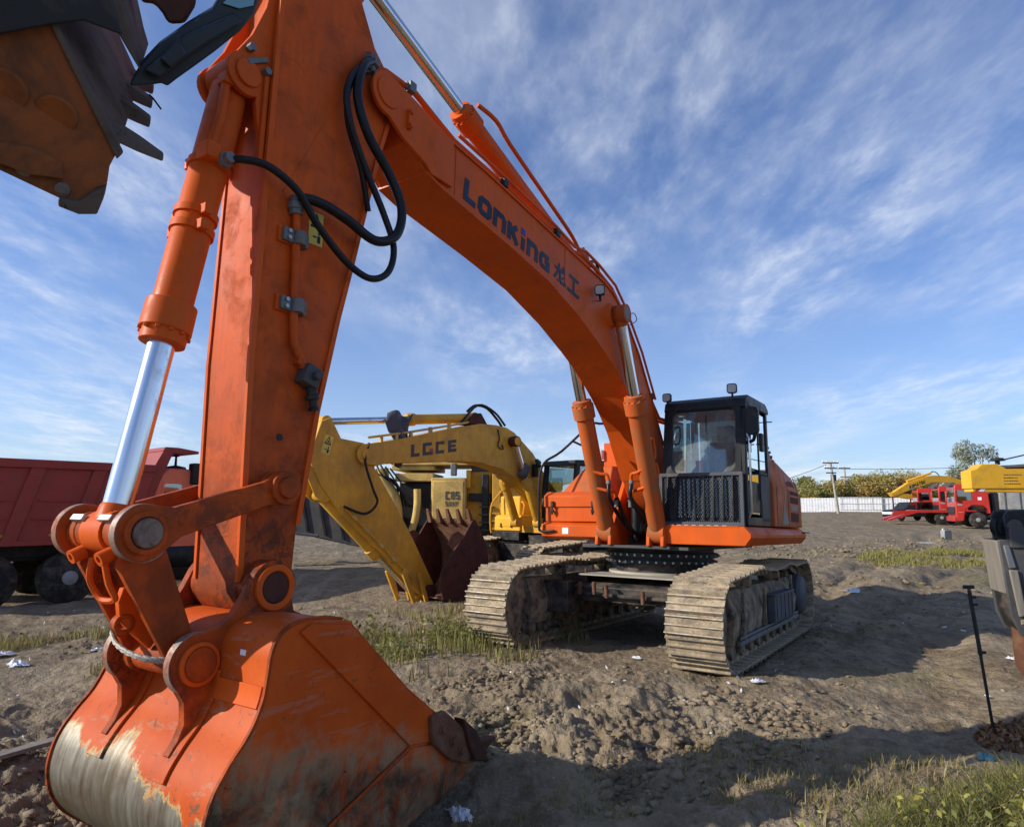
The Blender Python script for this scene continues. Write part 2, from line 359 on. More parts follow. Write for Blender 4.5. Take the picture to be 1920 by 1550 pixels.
# leaf / grass: colour spread carried by a per-blade attribute
def leaf_mat(name, stops, trans=.25):
    m, nt = new_mat(name)
    a = N(nt, 'ShaderNodeAttribute', attribute_name='tint')
    c = ramp(nt, a.outputs['Fac'], stops)
    d = N(nt, 'ShaderNodeBsdfPrincipled', Roughness=.6); L(nt, c, d.inputs['Base Color'])
    t = N(nt, 'ShaderNodeBsdfTranslucent'); L(nt, c, t.inputs[0])
    mx = N(nt, 'ShaderNodeMixShader'); mx.inputs[0].default_value = trans; L(nt, d.outputs[0], mx.inputs[1]); L(nt, t.outputs[0], mx.inputs[2])
    out(nt, mx.outputs[0])
leaf_mat('grass_dry', [(0, (.17, .14, .05)), (.35, (.34, .26, .10)), (.7, (.20, .20, .055)), (1, (.44, .35, .16))])
leaf_mat('grass_green', [(0, (.09, .10, .025)), (.4, (.19, .20, .05)), (.75, (.33, .29, .09)), (1, (.46, .37, .15))], .35)
leaf_mat('grass_field', [(0, (.17, .16, .04)), (.5, (.28, .25, .06)), (1, (.36, .29, .11))])
leaf_mat('leaf_tree', [(0, (.11, .13, .04)), (.45, (.27, .27, .07)), (.75, (.44, .34, .09)), (1, (.50, .31, .09))])
leaf_mat('leaf_pale', [(0, (.20, .23, .17)), (.5, (.34, .37, .28)), (1, (.46, .48, .38))])
leaf_mat('leaf_yellow', [(0, (.17, .20, .04)), (.5, (.36, .34, .07)), (1, (.52, .44, .10))], .4)
leaf_mat('brown_leaves', [(0, (.12, .05, .02)), (.5, (.24, .10, .035)), (1, (.34, .19, .08))], .1)

def soil_mat(name, clod=False):
    m, nt = new_mat(name)
    g = N(nt, 'ShaderNodeNewGeometry'); P = g.outputs['Position']
    def nz(s, det=6, ro=.65, dis=0, st=None):
        n = N(nt, 'ShaderNodeTexNoise', Scale=s, Detail=det, Roughness=ro, Distortion=dis)
        if st:
            mp = N(nt, 'ShaderNodeMapping'); mp.inputs['Scale'].default_value = st[:3]; mp.inputs['Rotation'].default_value = (0, 0, R(st[3])); L(nt, P, mp.inputs[0]); L(nt, mp.outputs[0], n.inputs['Vector'])
        else: L(nt, P, n.inputs['Vector'])
        return n.outputs[0]
    c = mixc(nt, ramp(nt, nz(.45, 4), [(.35, 0), (.65, 1)]), (.212, .158, .098), (.325, .252, .158))
    c = mixc(nt, ramp(nt, nz(3.1, 4, .7), [(.42, 0), (.62, 1)]), c, (.165, .120, .072))
    c = mixc(nt, ramp(nt, nz(1.6, 4, .7, .5, (1, .22, 1, 25)), [(.5, 0), (.72, .8)]), c, (.375, .302, .20))
    c = mixc(nt, ramp(nt, nz(9, 4, .75), [(.52, 0), (.70, .8)]), c, (.355, .283, .19))
    # grassy film away from the churned mud
    gm = ramp(nt, nz(.32, 3, .6, 0), [(.56, 0), (.68, 1)])
    gm = mth(nt, 'MULTIPLY', gm, .6)
    c = mixc(nt, gm, c, (.22, .20, .08))
    c = mixc(nt, ramp(nt, nz(45, 2, .6), [(.68, 0), (.74, .75)]), c, (.55, .49, .38))
    b = N(nt, 'ShaderNodeBsdfPrincipled', Roughness=.92); b.inputs['Specular IOR Level'].default_value = .25
    L(nt, c, b.inputs['Base Color'])
    h = mth(nt, 'ADD', mth(nt, 'ADD', nz(8, 5, .72), mth(nt, 'MULTIPLY', nz(2.3, 3, .7), 1.6)), mth(nt, 'MULTIPLY', nz(42, 3, .7), .35))
    bp = N(nt, 'ShaderNodeBump', Strength=.9, Distance=.06 if not clod else .02); L(nt, h, bp.inputs['Height']); L(nt, bp.outputs[0], b.inputs['Normal'])
    out(nt, b.outputs[0])
soil_mat('soil'); soil_mat('clod', True)

# ------------------------------------------------------------------ the orange machine's own frame (it stands on soil tilted by about two degrees)
CM = V((-3.572, 9.335, 1.466)); FM, RM, UM = cam_basis(2.55537, .16898, .02001)
ROT = Matrix([[FW[i]*FM[j]+RW[i]*RM[j]+UW[i]*UM[j] for j in range(3)] for i in range(3)])
MROOT = Matrix.Translation(EYE - ROT @ CM) @ ROT.to_4x4()
def mw(x, y, z): return MROOT @ V((x, y, z))

# ------------------------------------------------------------------ terrain
def hash2(ix, iy, s):
    h = (ix.astype(np.int64)*374761393 + iy.astype(np.int64)*668265263 + s*974634777) & 0x7fffffff
    h = ((h ^ (h >> 13))*1274126177) & 0x7fffffff
    return ((h ^ (h >> 16)) & 0xffff)/65535.0
def vnoise(x, y, s):
    ix = np.floor(x); iy = np.floor(y); fx = x-ix; fy = y-iy
    fx = fx*fx*fx*(fx*(fx*6-15)+10); fy = fy*fy*fy*(fy*(fy*6-15)+10)
    a = hash2(ix, iy, s); b = hash2(ix+1, iy, s); c = hash2(ix, iy+1, s); d = hash2(ix+1, iy+1, s)
    return (a+(b-a)*fx)*(1-fy)+(c+(d-c)*fx)*fy
def fbm(x, y, s, o=4, g=.5):
    t = 0; a = 1; n = 0
    for k in range(o):
        c, d = math.cos(.6*k), math.sin(.6*k)
        t = t+a*vnoise((x*c-y*d)*2**k, (x*d+y*c)*2**k, s+k); n += a; a *= g
    return t/n
def cells(x, y, f, s):
    """broken-clod relief: rounded lumps of random height with sharp gaps between"""
    x = x*f; y = y*f; ix = np.floor(x); iy = np.floor(y); d1 = np.full_like(x, 9.); d2 = np.full_like(x, 9.); h = np.zeros_like(x)
    for i in (-1, 0, 1):
        for j in (-1, 0, 1):
            a, b_ = ix+i, iy+j; dx = a+hash2(a, b_, s)-x; dy = b_+hash2(a, b_, s+1)-y; d = np.sqrt(dx*dx+dy*dy); k = d < d1
            d2 = np.where(k, d1, np.minimum(d2, d)); h = np.where(k, hash2(a, b_, s+2), h); d1 = np.where(k, d, d1)
    e = np.clip((d2-d1)/.22, 0, 1); return (h*h*.8+.2*h)*(e*(2-e))*(1-.35*d1)
CTRL = []
for X in (-1.3, 1.3):
    for Y in (-2.2, -.8, .8, 2.3):
        p = mw(X, Y, -.01); CTRL.append((p.x, p.y, p.z, 1.0, .6))
for X in (-.7, 0, .7):
    p = mw(X, 6.5, -.40); CTRL.append((p.x, p.y, p.z, 1.0, .5))
for x, y, z, w, s in ((0, 0, -.02, 1, 1), (2.2, 2.6, .06, 1, 1), (-3, 1, -.1, 1, 1), (4.6, 4.5, .0, 1, 1.2), (6.5, 8.5, .02, 1, 1.5), (-8, 14, -.30, 1.5, 2), (-3.5, 9.5, -.12, 1, 1.5),
                      (-6, 6.5, -.2, 1, 1.5), (1, 16, -.12, 1, 2), (-4, 22, -.1, 1, 3), (9, 16, .06, 1, 2), (14, 26, .14, 1, 3), (26, 38, .2, 1.5, 5), (35, 48, .22, 2, 6), (32, 64, .5, 2, 8), (40, 95, 1.0, 5, 12), (70, 95, 1.0, 5, 12),
                      (0, 60, .2, 2, 10), (-40, 60, .1, 3, 12), (-30, 20, -.25, 2, 6), (20, 140, 1.2, 10, 30), (0, -15, 0, 2, 6), (25, 0, .1, 2, 8), (-25, -5, -.1, 2, 8)):
    CTRL.append((x, y, z, w, s))
def base_z(x, y):
    num = 0; den = 1e-9
    for cx, cy, cz, w, s in CTRL:
        k = w*s/((x-cx)**2+(y-cy)**2+s*s)**1.6; num = num+k*cz; den = den+k
    return num/den
def bump_mask(x, y):
    """how churned the soil is"""
    def g(cx, cy, rx, ry): return np.exp(-(((x-cx)/rx)**2+((y-cy)/ry)**2))
    return np.clip(.30+.95*g(.3, 5.7, 2.0, 1.3)+.8*g(-2.6, 4.0, 1.2, 1.2)+.7*g(-3.2, 6.0, 1.6, 1.0)+.5*g(2.2, 4.6, 1.4, .8)+.45*g(8.5, 14, 3.5, 4)+.4*g(14, 25, 8, 6), 0, 1.1)
def track_pad(x, y):
    """1 where a crawler track stands: pressed flat"""
    q = MROOT.inverted(); r = np.zeros_like(x)
    X = q[0][0]*x+q[0][1]*y+q[0][3]; Y = q[1][0]*x+q[1][1]*y+q[1][3]
    for s in (-1.295, 1.295):
        r = np.maximum(r, np.clip((.42-np.abs(X-s))/.12, 0, 1)*np.clip((2.2-np.abs(Y))/.2, 0, 1))
    return r
def ground(x, y, fine=True):
    x = np.asarray(x, float); y = np.asarray(y, float)
    r = np.sqrt(x*x+y*y); z = base_z(x, y); mk = bump_mask(x, y); pad = 1-.92*track_pad(x, y)
    rough = (fbm(x*.5, y*.5, 3, 4)-.5)*.16*np.clip(r/6, .4, 2.0)
    cl = fbm(x*2.1, y*2.1, 11, 4, .55); cl = (1-np.abs(2*cl-1))
    lump = np.maximum(0, fbm(x*2.6+3, y*2.6, 21, 3, .5)-.45)*.26
    z = z+pad*(rough+mk*(lump+(cl-.75)*.08))
    # wheel ruts running away to the right
    for a, b, c, wd_, dp in ((3.0, 8.5, .62, .35, .07), (4.9, 8.0, .62, .35, .07), (6.5, 12.0, .9, .4, .09), (9.2, 11.5, .9, .4, .08), (3.0, 13.0, .25, .4, .07)):
        dx, dy = math.sin(c), math.cos(c); t = (x-a)*dx+(y-b)*dy; d = (x-a)*dy-(y-b)*dx+.5*np.sin(t*.22)
        e = np.clip((t+4)/3, 0, 1)*np.clip((45-t)/15, 0, 1)
        z = z+e*(-dp*np.exp(-(d/wd_)**2)*(1+.35*np.sin(t*26+np.abs(d)*14))+.5*dp*np.exp(-((np.abs(d)-wd_*1.7)/(wd_*.6))**2)*(.5+vnoise(t*1.3, d*2, 5)))
    # cleat prints the crawler left behind it
    q = MROOT.inverted(); mX = q[0][0]*x+q[0][1]*y+q[0][3]; mY = q[1][0]*x+q[1][1]*y+q[1][3]
    for s_ in (-1.295, 1.295):
        d = mX-s_-.25*np.sin((mY+2.5)*.25); e = np.clip((.33-np.abs(d))/.05, 0, 1)*np.clip((-2.5-mY)/.4, 0, 1)*np.clip((mY+13)/4, 0, 1)
        z = z+e*(-.045+.030*np.tanh(3*np.sin(mY*30)))
    if fine:
        near = np.clip((16-r)/5, 0, 1)
        patch = np.clip(fbm(x*1.1, y*1.1, 61, 3)*3.4-1.15, .08, 1.35)
        z = z+pad*near*mk*patch*(cells(x+.15*fbm(x*3, y*3, 9, 2), y+.15*fbm(x*3+7, y*3, 8, 2), 5.2, 41)*.068+cells(x, y, 11.5, 43)*.042+cells(x+.3, y, 23.0, 47)*.018)
        z = z+pad*(fbm(x*17, y*17, 31, 3, .6)-.5)*.035*(.35+mk)
    return z
def gz(x, y): return float(ground(np.array([x]), np.array([y]), False)[0])
rad = [.35]
while rad[-1] < 500:
    r = rad[-1]; rad.append(r*(1.05 if r < 2.2 else 1.0062 if r < 3.2 else 1.0042 if r < 8 else 1.0065 if r < 12 else 1.012 if r < 30 else 1.025 if r < 120 else 1.15))
rad = np.array(rad)
fr = np.linspace(R(-50), R(50), 860); bk = np.linspace(R(50), R(310), 110)[1:-1]
ang = np.concatenate([fr, bk]); na = len(ang); nr = len(rad)
GX = rad[:, None]*np.sin(ang)[None]; GY = rad[:, None]*np.cos(ang)[None]; GZ = ground(GX, GY)
def grid_mesh(name, X, Y, Z, nr, na, wrap):
    co = np.stack([X.ravel(), Y.ravel(), Z.ravel()], -1)
    i = np.arange(nr-1)[:, None]*na; j = np.arange(na if wrap else na-1)[None]; k = (j+1) % na
    q = np.stack([i+j, i+na+j, i+na+k, i+k], -1).reshape(-1, 4)[:, ::-1]
    me = bpy.data.meshes.new(name); me.vertices.add(len(co)); me.vertices.foreach_set('co', co.ravel())
    me.loops.add(q.size); me.loops.foreach_set('vertex_index', q.ravel().astype(np.int32))
    me.polygons.add(len(q)); me.polygons.foreach_set('loop_start', np.arange(0, q.size, 4, dtype=np.int32))
    me.polygons.foreach_set('use_smooth', np.ones(len(q), bool)); me.update(); me.validate(); return me
go = obj('ground', grid_mesh('ground', GX, GY, GZ, nr, na, True), 'soil'); go['kind'] = 'structure'
go['label'] = 'churned grey-brown soil of the machine yard'

# ------------------------------------------------------------------ orange crawler excavator
EX = thing('crawler_excavator', 'large orange crawler excavator with navy lettering along its raised boom', 'excavator', mat=MROOT)
def chain_loop(n, front=(2.05, .485), rear=(-2.06, .52), r=.455, rr=.47):
    """points and tangents along the closed line of the shoes' inner face (y,z)"""
    pts = []
    pts += [(y, .028) for y in np.linspace(-1.95, 1.9, 30)]
    pts += arc(front[0], front[1], r, -85, 88, 24)
    tops = [(1.5, .965), (.95, 1.005), (.75, 1.01), (.45, .985), (0, .965), (-.5, .985), (-.75, 1.01), (-.95, 1.01), (-1.35, .975), (-1.7, .99)]
    pts += tops
    pts += arc(rear[0], rear[1], rr, 92, 262, 24)
    P = np.array(pts+[pts[0]]); d = np.sqrt((np.diff(P, axis=0)**2).sum(1)); s = np.concatenate([[0], np.cumsum(d)])
    t = np.linspace(0, s[-1], n, endpoint=False); Y = np.interp(t, s, P[:, 0]); Z = np.interp(t, s, P[:, 1])
    e = .05; Y2 = np.interp((t+e) % s[-1], s, P[:, 0]); Z2 = np.interp((t+e) % s[-1], s, P[:, 1])
    return Y, Z, np.arctan2(Z2-Z, Y2-Y)
def shoe_mesh(w=.6):
    b = MB(); p = .205
    # plate with three grousers, cross-section in (along chain, outwards)
    prof = [(-.105, 0), (-.105, -.012), (-.094, -.05), (-.082, -.05), (-.072, -.014), (-.02, -.014), (-.013, -.038), (0, -.038), (.008, -.014), (.066, -.014), (.075, -.044), (.087, -.044), (.098, -.012), (.118, -.010), (.118, .004)]
    b.prism(prof, -w/2, w/2)
    b.box((-.1, 0, .03), (.045, .17, .05)); b.box((.1, 0, .03), (.045, .17, .05))
    return b.mesh('track_shoe', 30)
SHOE = shoe_mesh(); SHOE.materials.append(M['shoe']); SHOE.materials.append(M['shoe_edge'])
for p_ in SHOE.polygons:
    if p_.normal.z < -.9 and p_.center.z < -.03: p_.material_index = 1
def crawler(parent, s, gauge=1.295, n=54, simple=False):
    x = s*gauge
    tr = MB()
    Y, Z, A = chain_loop(120, r=.36, rr=.375)
    # inner link chain
    for dx in (-.09, .09):
        k = len(Y); sh = .11
        for i in range(k):
            j = (i+1) % k
            nx, nz_ = -math.sin(A[i]), math.cos(A[i]); mx, mz = -math.sin(A[j]), math.cos(A[j])
            q = [(x+dx-.02, Y[i], Z[i]+.0), (x+dx+.02, Y[i], Z[i]), (x+dx+.02, Y[j], Z[j]), (x+dx-.02, Y[j], Z[j])]
            q += [(a, b_+(nx if t in (0, 1) else mx)*.07, c+(nz_ if t in (0, 1) else mz)*.07) for t, (a, b_, c) in enumerate(q)]
            tr.add(q, [(0, 3, 2, 1), (4, 5, 6, 7), (0, 4, 7, 3), (1, 2, 6, 5)])
    t = tr.build('crawler_track', 'frame_mud', parent)
    if n:
        Y, Z, A = chain_loop(n)
        for i in range(n):
            o = obj('track_shoe', SHOE, None, t); o.location = (x, Y[i], Z[i]); o.rotation_euler = (A[i]+random.uniform(-.012, .012), 0, 0)
    f = MB(); o_ = s*.2
    # side frame: sloped top, muddy
    prof = [(-.17, .22), (-.20, .52), (-.09, .80), (.09, .80), (.20, .52), (.17, .22)]
    f.add([(x+a, yy, zz) for yy in (1.72, -1.65) for a, zz in prof], [(i, (i+1) % 6, 6+(i+1) % 6, 6+i) for i in range(6)]+[(5, 4, 3, 2, 1, 0), (6, 7, 8, 9, 10, 11)])
    f.box((x, 1.9, .47), (.20, .5, .24))
    fr = f.build('track_frame', 'frame_mud', parent, .012)
    for k in range(9):
        y = -1.55+k*.40
        MB().lathe((x-.15, y, .155), (1, 0, 0), [(0, .09), (.06, .09), (.07, .12), (.1, .12), (.11, .085), (.19, .085), (.2, .12), (.23, .12), (.24, .09), (.30, .09)], 16).build('track_roller', 'frame_mud', fr)
    for y in (.78, -.82):
        MB().lathe((x-.14, y, .855), (1, 0, 0), [(0, .07), (.08, .07), (.09, .1), (.19, .1), (.2, .07), (.28, .07)], 16).build('carrier_roller', 'frame_mud', fr)
    MB().lathe((x-.12, 2.05, .485), (1, 0, 0), [(0, .3), (.02, .37), (.07, .37), (.08, .40), (.16, .40), (.17, .37), (.22, .37), (.24, .3)], 32).build('front_idler', 'frame_mud', fr)
    sp = MB(); nT = 21
    for i in range(nT*2):
        pass
    poly = [(-2.06+(.40 if i % 4 in (0, 1) else .33)*math.cos(2*math.pi*i/(nT*4)), .52+(.40 if i % 4 in (0, 1) else .33)*math.sin(2*math.pi*i/(nT*4))) for i in range(nT*4)]
    sp.prism(poly, x-.04, x+.04); spo = sp.build('drive_sprocket', 'frame_mud', fr)
    MB().lathe((x+s*.02, -2.06, .52), (s, 0, 0), [(0, .30), (.16, .30), (.2, .27), (.215, .25), (.225, .0)], 32).build('final_drive_cover', 'grey_panel', spo if False else fr, .006)
    # outer guard rail, step box and bracing
    g = MB(); xo = x+s*.20
    g.box((xo+s*.012, .05, .245), (.05, 3.2, .05)); g.box((xo+s*.03, .05, .30), (.016, 3.2, .03))
    g.build('guard_rail', 'steel_dull', fr, .006)
    b = MB(); b.box((xo+s*.05, -.35, .49), (.10, 1.15, .33)); b.box((xo+s*.055, -.35, .665), (.13, 1.2, .018)); b.build('step_box', 'grey_panel', fr, .008)
    for k in range(5): MB().box((xo+s*.103, -.82+k*.235, .49), (.010, .018, .30)).build('step_rib', 'grey_panel', fr)
    for y, h in ((.42, .52), (1.45, .62), (-1.2, .6)): MB().box((xo+s*.02, y, .25+h/2), (.035, .05, h)).build('brace', 'frame_mud', fr, .005)
    # mud caked on the sloping frame
    return t
crawler(EX, -1); crawler(EX, 1)

# car body, turntable, stub pipes
b = MB()
b.prism([(1.1, .5), (1.15, .70), (.62, .84), (-.62, .84), (-1.15, .70), (-1.1, .5)], -.95, .95)
b.box((1.05, 1.15, .55), (.5, .35, .4)); b.box((-1.05, 1.15, .55), (.5, .35, .4)); b.box((1.05, -1.1, .55), (.5, .4, .4)); b.box((-1.05, -1.1, .55), (.5, .4, .4))
b.box((0, 1.17, .60), (1.5, .06, .05))
cb_ = b.build('car_body', 'frame_black', EX, .015)
b = MB(); b.prism([(-.82, .42), (.82, .42), (.55, 1.12), (-.55, 1.12)][::-1] if False else [(-.85, .5), (.85, .5), (.75, 1.12), (-.75, 1.12)], .838, .856, 'Z'); b.build('top_plate', 'sill_wood', cb_)
b = MB(); b.lathe((0, 0, .84), (0, 0, 1), [(0, .72), (.035, .72), (.04, .63), (.16, .63), (.165, .72)], 48); tt = b.build('turntable', 'frame_black', EX)
MB().ring((0, 0, .856), (0, 0, .885), .74, .63, 48).build('rim', 'sill_wood', tt)
b = MB(); b.lathe((0, 0, 1.0), (0, 0, 1), [(0, .76), (.055, .76), (.06, .73), (.085, .73), (.09, .79), (.15, .79), (.16, .74), (.20, .74)], 60); rg = b.build('slewing_ring', 'black', tt)
for zc, rr in ((1.028, .765), (1.12, .795)):
    b = MB()
    for i in range(44):
        a = 2*math.pi*(i+.5*(zc > 1.1))/44; c, s_ = math.cos(a), math.sin(a)
        b.cyl((rr*c-.01*c, rr*s_-.01*s_, zc), (rr*c+.018*c, rr*s_+.018*s_, zc), .016, n=6)
    b.build('bolt_row', 'steel', rg)['kind'] = 'stuff'
for X, Y, Z in ((.66, 1.24, .60), (.44, 1.26, .61), (.25, 1.28, .58), (-.24, 1.26, .53)):
    t_ = MB(); t_.ring((X, Y, Z), (X+random.uniform(-.012, .012), Y, Z+.16), .027, .021, 14); t_.build('stub_pipe', 'rust', cb_)
MB().cyl((.72, .95, .72), (.72, .95, .92), .016, n=10).build('stub_pipe', 'rust', cb_)
MB().cyl((-.62, 1.2, .82), (-.66, 1.2, .93), .016, n=10).build('stub_pipe', 'rust', cb_)

# ------------- upper structure
b = MB(); b.box((0, -.6, 1.23), (1.5, 3.2, .05)); b.box((0, 1.0, 1.235), (1.1, .25, .035)); b.box((0, -.9, 1.31), (1.0, 2.6, .12)); b.build('swing_platform', 'grey_dark', EX, .006)
# cab-side deck with its chamfered sill
b = MB()
pr = [(-.44, 1.285), (-1.47, 1.285), (-1.545, 1.385), (-1.545, 1.43), (-1.46, 1.52), (-.44, 1.52)]
b.prism(pr, -2.45, 1.07, 'Y'); dk = b.build('deck', 'orange', EX, .010)
b = MB(); b.box((-.95, 1.045, 1.515), (.9, .06, .016)); b.build('deck_step', 'orange', dk, .003)
for k in range(8): MB().box((-.56-k*.095, 1.06, 1.527), (.052, .02, .010)).build('grip_tab', 'sill_wood', dk)
# cab frame
CAB = MB()
X0, X1 = -.41, -1.48
yf = lambda z: .93-.0 if z < 2.2 else .93-.13*((z-2.2)/.9)**1.3   # front face leans back
def post(poly, x, w): CAB.prism(poly, x-w/2, x+w/2)
fp = [(.93, 1.53), (.93, 2.2), (.90, 2.6), (.83, 3.0), (.78, 3.12), (.68, 3.12), (.74, 2.98), (.81, 2.6), (.84, 2.2), (.84, 1.53)]
post(fp, X0-.04, .09); post(fp, X1+.045, .09)
CAB.prism([(.86, 3.03), (.82, 3.14), (.70, 3.20), (-.25, 3.23), (-.42, 3.16), (-.42, 3.10), (.70, 3.06), (.76, 2.97)], X0, X1)   # roof
for x in (X0-.04, X1+.045):
    CAB.prism([(-.38, 1.53), (-.36, 3.12), (-.27, 3.12), (-.29, 1.53)], x-.035, x+.035)
    CAB.prism([(.84, 1.53), (.84, 1.64), (-.38, 1.64), (-.38, 1.53)], x-.035, x+.035)
CAB.box((-.945, -.35, 1.92), (1.0, .05, .76)); CAB.box((-.945, .90, 1.58), (1.0, .05, .1)); CAB.box((-.945, .885, 2.145), (1.0, .05, .06))
cabo = CAB.build('cab', 'black', EX, .012)
b = MB(); b.prism([(.12, 1.64), (.13, 3.08), (.17, 3.08), (.16, 1.64)], X1+.02, X1+.075); b.box((X1+.045, -.12, 2.24), (.05, .54, .04)); b.build('door_post', 'black', cabo, .005)
# windscreen surround with rounded corners
def rrect(x0, x1, z0, z1, r, n=5):
    p = []
    for cx, cz, a in ((x1-r, z1-r, 0), (x0+r, z1-r, 90), (x0+r, z0+r, 180), (x1-r, z0+r, 270)):
        p += [(cx+r*math.cos(R(a+90*i/n)), cz+r*math.sin(R(a+90*i/n))) for i in range(n+1)]
    return p
def frame_ring(mb, outer, inner, fn0, fn1):
    n = len(outer); vs = [fn0(*p) for p in outer]+[fn0(*p) for p in inner]+[fn1(*p) for p in outer]+[fn1(*p) for p in inner]
    fs = []
    for i in range(n):
        j = (i+1) % n
        fs += [(i, j, n+j, n+i), (2*n+j, 2*n+i, 3*n+i, 3*n+j), (n+i, n+j, 3*n+j, 3*n+i), (j, i, 2*n+i, 2*n+j)]
    mb.add(vs, fs)
def yw(z): return .905-.11*max(0, (z-2.2)/.9)**1.4
b = MB(); o_ = rrect(X1+.06, X0-.05, 2.12, 3.10, .02); i_ = rrect(X1+.125, X0-.115, 2.19, 3.03, .10)
frame_ring(b, o_, i_, lambda x, z: (x, yw(z)+.045, z), lambda x, z: (x, yw(z)-.02, z)); b.build('windscreen_frame', 'black', cabo)
b = MB(); q = rrect(X1+.1, X0-.09, 2.16, 3.06, .08); b.add([(x, yw(z)+.008, z) for x, z in q], [tuple(range(len(q)))]); b.build('windscreen', 'glass', cabo, ang=0)
b = MB(); q = [(X1+.1, 1.62), (X0-.09, 1.62), (X0-.09, 2.12), (X1+.1, 2.12)]; b.add([(x, .90, z) for x, z in q], [(0, 1, 2, 3)]); b.build('lower_pane', 'glass_dark', cabo, ang=0)
for nm, ys, z0, z1, mt in (('door_window', (.79, .17), 2.27, 3.04, 'glass_side'), ('rear_side_window', (.12, -.28), 2.27, 3.04, 'glass_side'), ('door_lower_window', (.80, .17), 1.68, 2.21, 'glass_dark')):
    for x in (X1+.03,) if 'lower' in nm else (X1+.03, X0-.03):
        p = [(x, ys[0], z0), (x, ys[0]-(.08 if z1 > 2.5 else 0), z1), (x, ys[1], z1), (x, ys[1], z0)]
        b = MB(); b.add(p, [(0, 1, 2, 3)]); b.build(nm, mt, cabo, ang=0)
b = MB(); b.add([(X1+.1, -.34, 2.2), (X0-.1, -.34, 2.2), (X0-.1, -.34, 3.05), (X1+.1, -.34, 3.05)], [(0, 1, 2, 3)]); b.build('rear_window', 'glass_dark', cabo, ang=0)
b = MB(); b.box((X1+.02, -.10, 1.9), (.02, .46, .62)); b.build('side_panel', 'grey_dark', cabo, .006)
b = MB(); b.box((X1+.035, .45, 1.90), (.02, .56, .40)); b.build('door_panel', 'black', cabo, .01)
# interior
st = MB(); st.box((-.95, .05, 1.98), (.46, .44, .16)); st.prism([(-.18, 2.05), (.02, 2.05), (-.04, 2.62), (-.13, 2.72), (-.22, 2.68)], -1.17, -.73); st.prism([(-.22, 2.72), (-.08, 2.72), (-.10, 2.94), (-.2, 2.94)], -1.07, -.83)
st.box((-.95, .05, 1.74), (.36, .36, .4)); st.build('seat', 'seat', cabo, .03)
for x in (-.66, -1.22):
    MB().box((x, .12, 2.02), (.14, .48, .34)).build('console', 'black', cabo, .02)
    MB().tube([(x, .28, 2.18), (x, .33, 2.32), (x, .31, 2.40)], .022, 8).build('joystick', 'black', cabo)
for x in (-.85, -1.02): MB().tube([(x, .62, 1.75), (x, .58, 2.1), (x+.02, .5, 2.36)], .013, 8, 3).build('travel_lever', 'black', cabo)
MB().box((-1.28, .62, 2.42), (.05, .05, .26)).build('monitor', 'black', cabo, .01)
MB().tube([(-1.02, .88, 2.2), (-.97, .84, 2.75), (-.97, .82, 2.95)], .010, 6).build('wiper', 'black', cabo)
b = MB(); b.add([(X0-.12, -.2, 3.02), (X1+.12, -.2, 3.02), (X1+.12, .66, 2.98), (X0-.12, .66, 2.98)], [(0, 1, 2, 3)]); b.build('headliner', 'seat', cabo, ang=0)
MB().tube([(X0-.14, .875, 2.58), (X0-.22, .90, 2.60), (X0-.22, .88, 2.80), (X0-.14, .85, 2.80)], .010, 6, 4).build('grab_handle', 'black', cabo)
# guard cage over the lower front
g = MB(); yc = .985; cx0, cx1, cz0, cz1 = -.40, -1.43, 1.545, 2.165
for x in (cx0, cx1): g.box((x, yc, (cz0+cz1)/2), (.045, .04, cz1-cz0))
for z in (cz0, cz1): g.box(((cx0+cx1)/2, yc, z), (abs(cx1-cx0)+.045, .042, .045))
for x in (cx0, cx1): g.box((x, .955, cz0+.05), (.03, .08, .03)); g.box((x, .955, cz1-.05), (.03, .08, .03))
cage = g.build('guard_cage', 'grey_panel', cabo, .004)
for k in range(8): MB().prism([(.99, cz0-.02+.06), (1.005, cz0+.05), (1.03, cz0+.09), (1.03, cz1-.08), (1.005, cz1-.01), (.99, cz1)], cx0-.10-k*.118-.009, cx0-.10-k*.118+.009).build('guard_bar', 'black', cage)
e = MB(); st_ = .030; w = abs(cx1-cx0); h = cz1-cz0; yk = .972
for sgn in (1, -1):
    k = -h*1.0
    while k < w+h:
        # line x=k+.5*t (sgn) clipped to the cage
        t0, t1 = 0, h
        xa = lambda t: (k+.55*t) if sgn > 0 else (k+.55*(h-t))
        ts = [t for t in np.linspace(0, h, 18) if 0 <= xa(t) <= w]
        if len(ts) > 1:
            a, c = ts[0], ts[-1]; p0 = V((cx1+xa(a), yk, cz0+a)); p1 = V((cx1+xa(c), yk, cz0+c)); d = (p1-p0).normalized(); nn = V((d.z, 0, -d.x))*.0034
            e.add([p0-nn, p1-nn, p1+nn, p0+nn, p0-nn+V((0, .008, 0)), p1-nn+V((0, .008, 0)), p1+nn+V((0, .008, 0)), p0+nn+V((0, .008, 0))], [(0, 1, 2, 3), (7, 6, 5, 4), (0, 4, 5, 1), (2, 6, 7, 3)])
        k += st_
e.build('expanded_mesh', 'grey_panel', cage, ang=0)
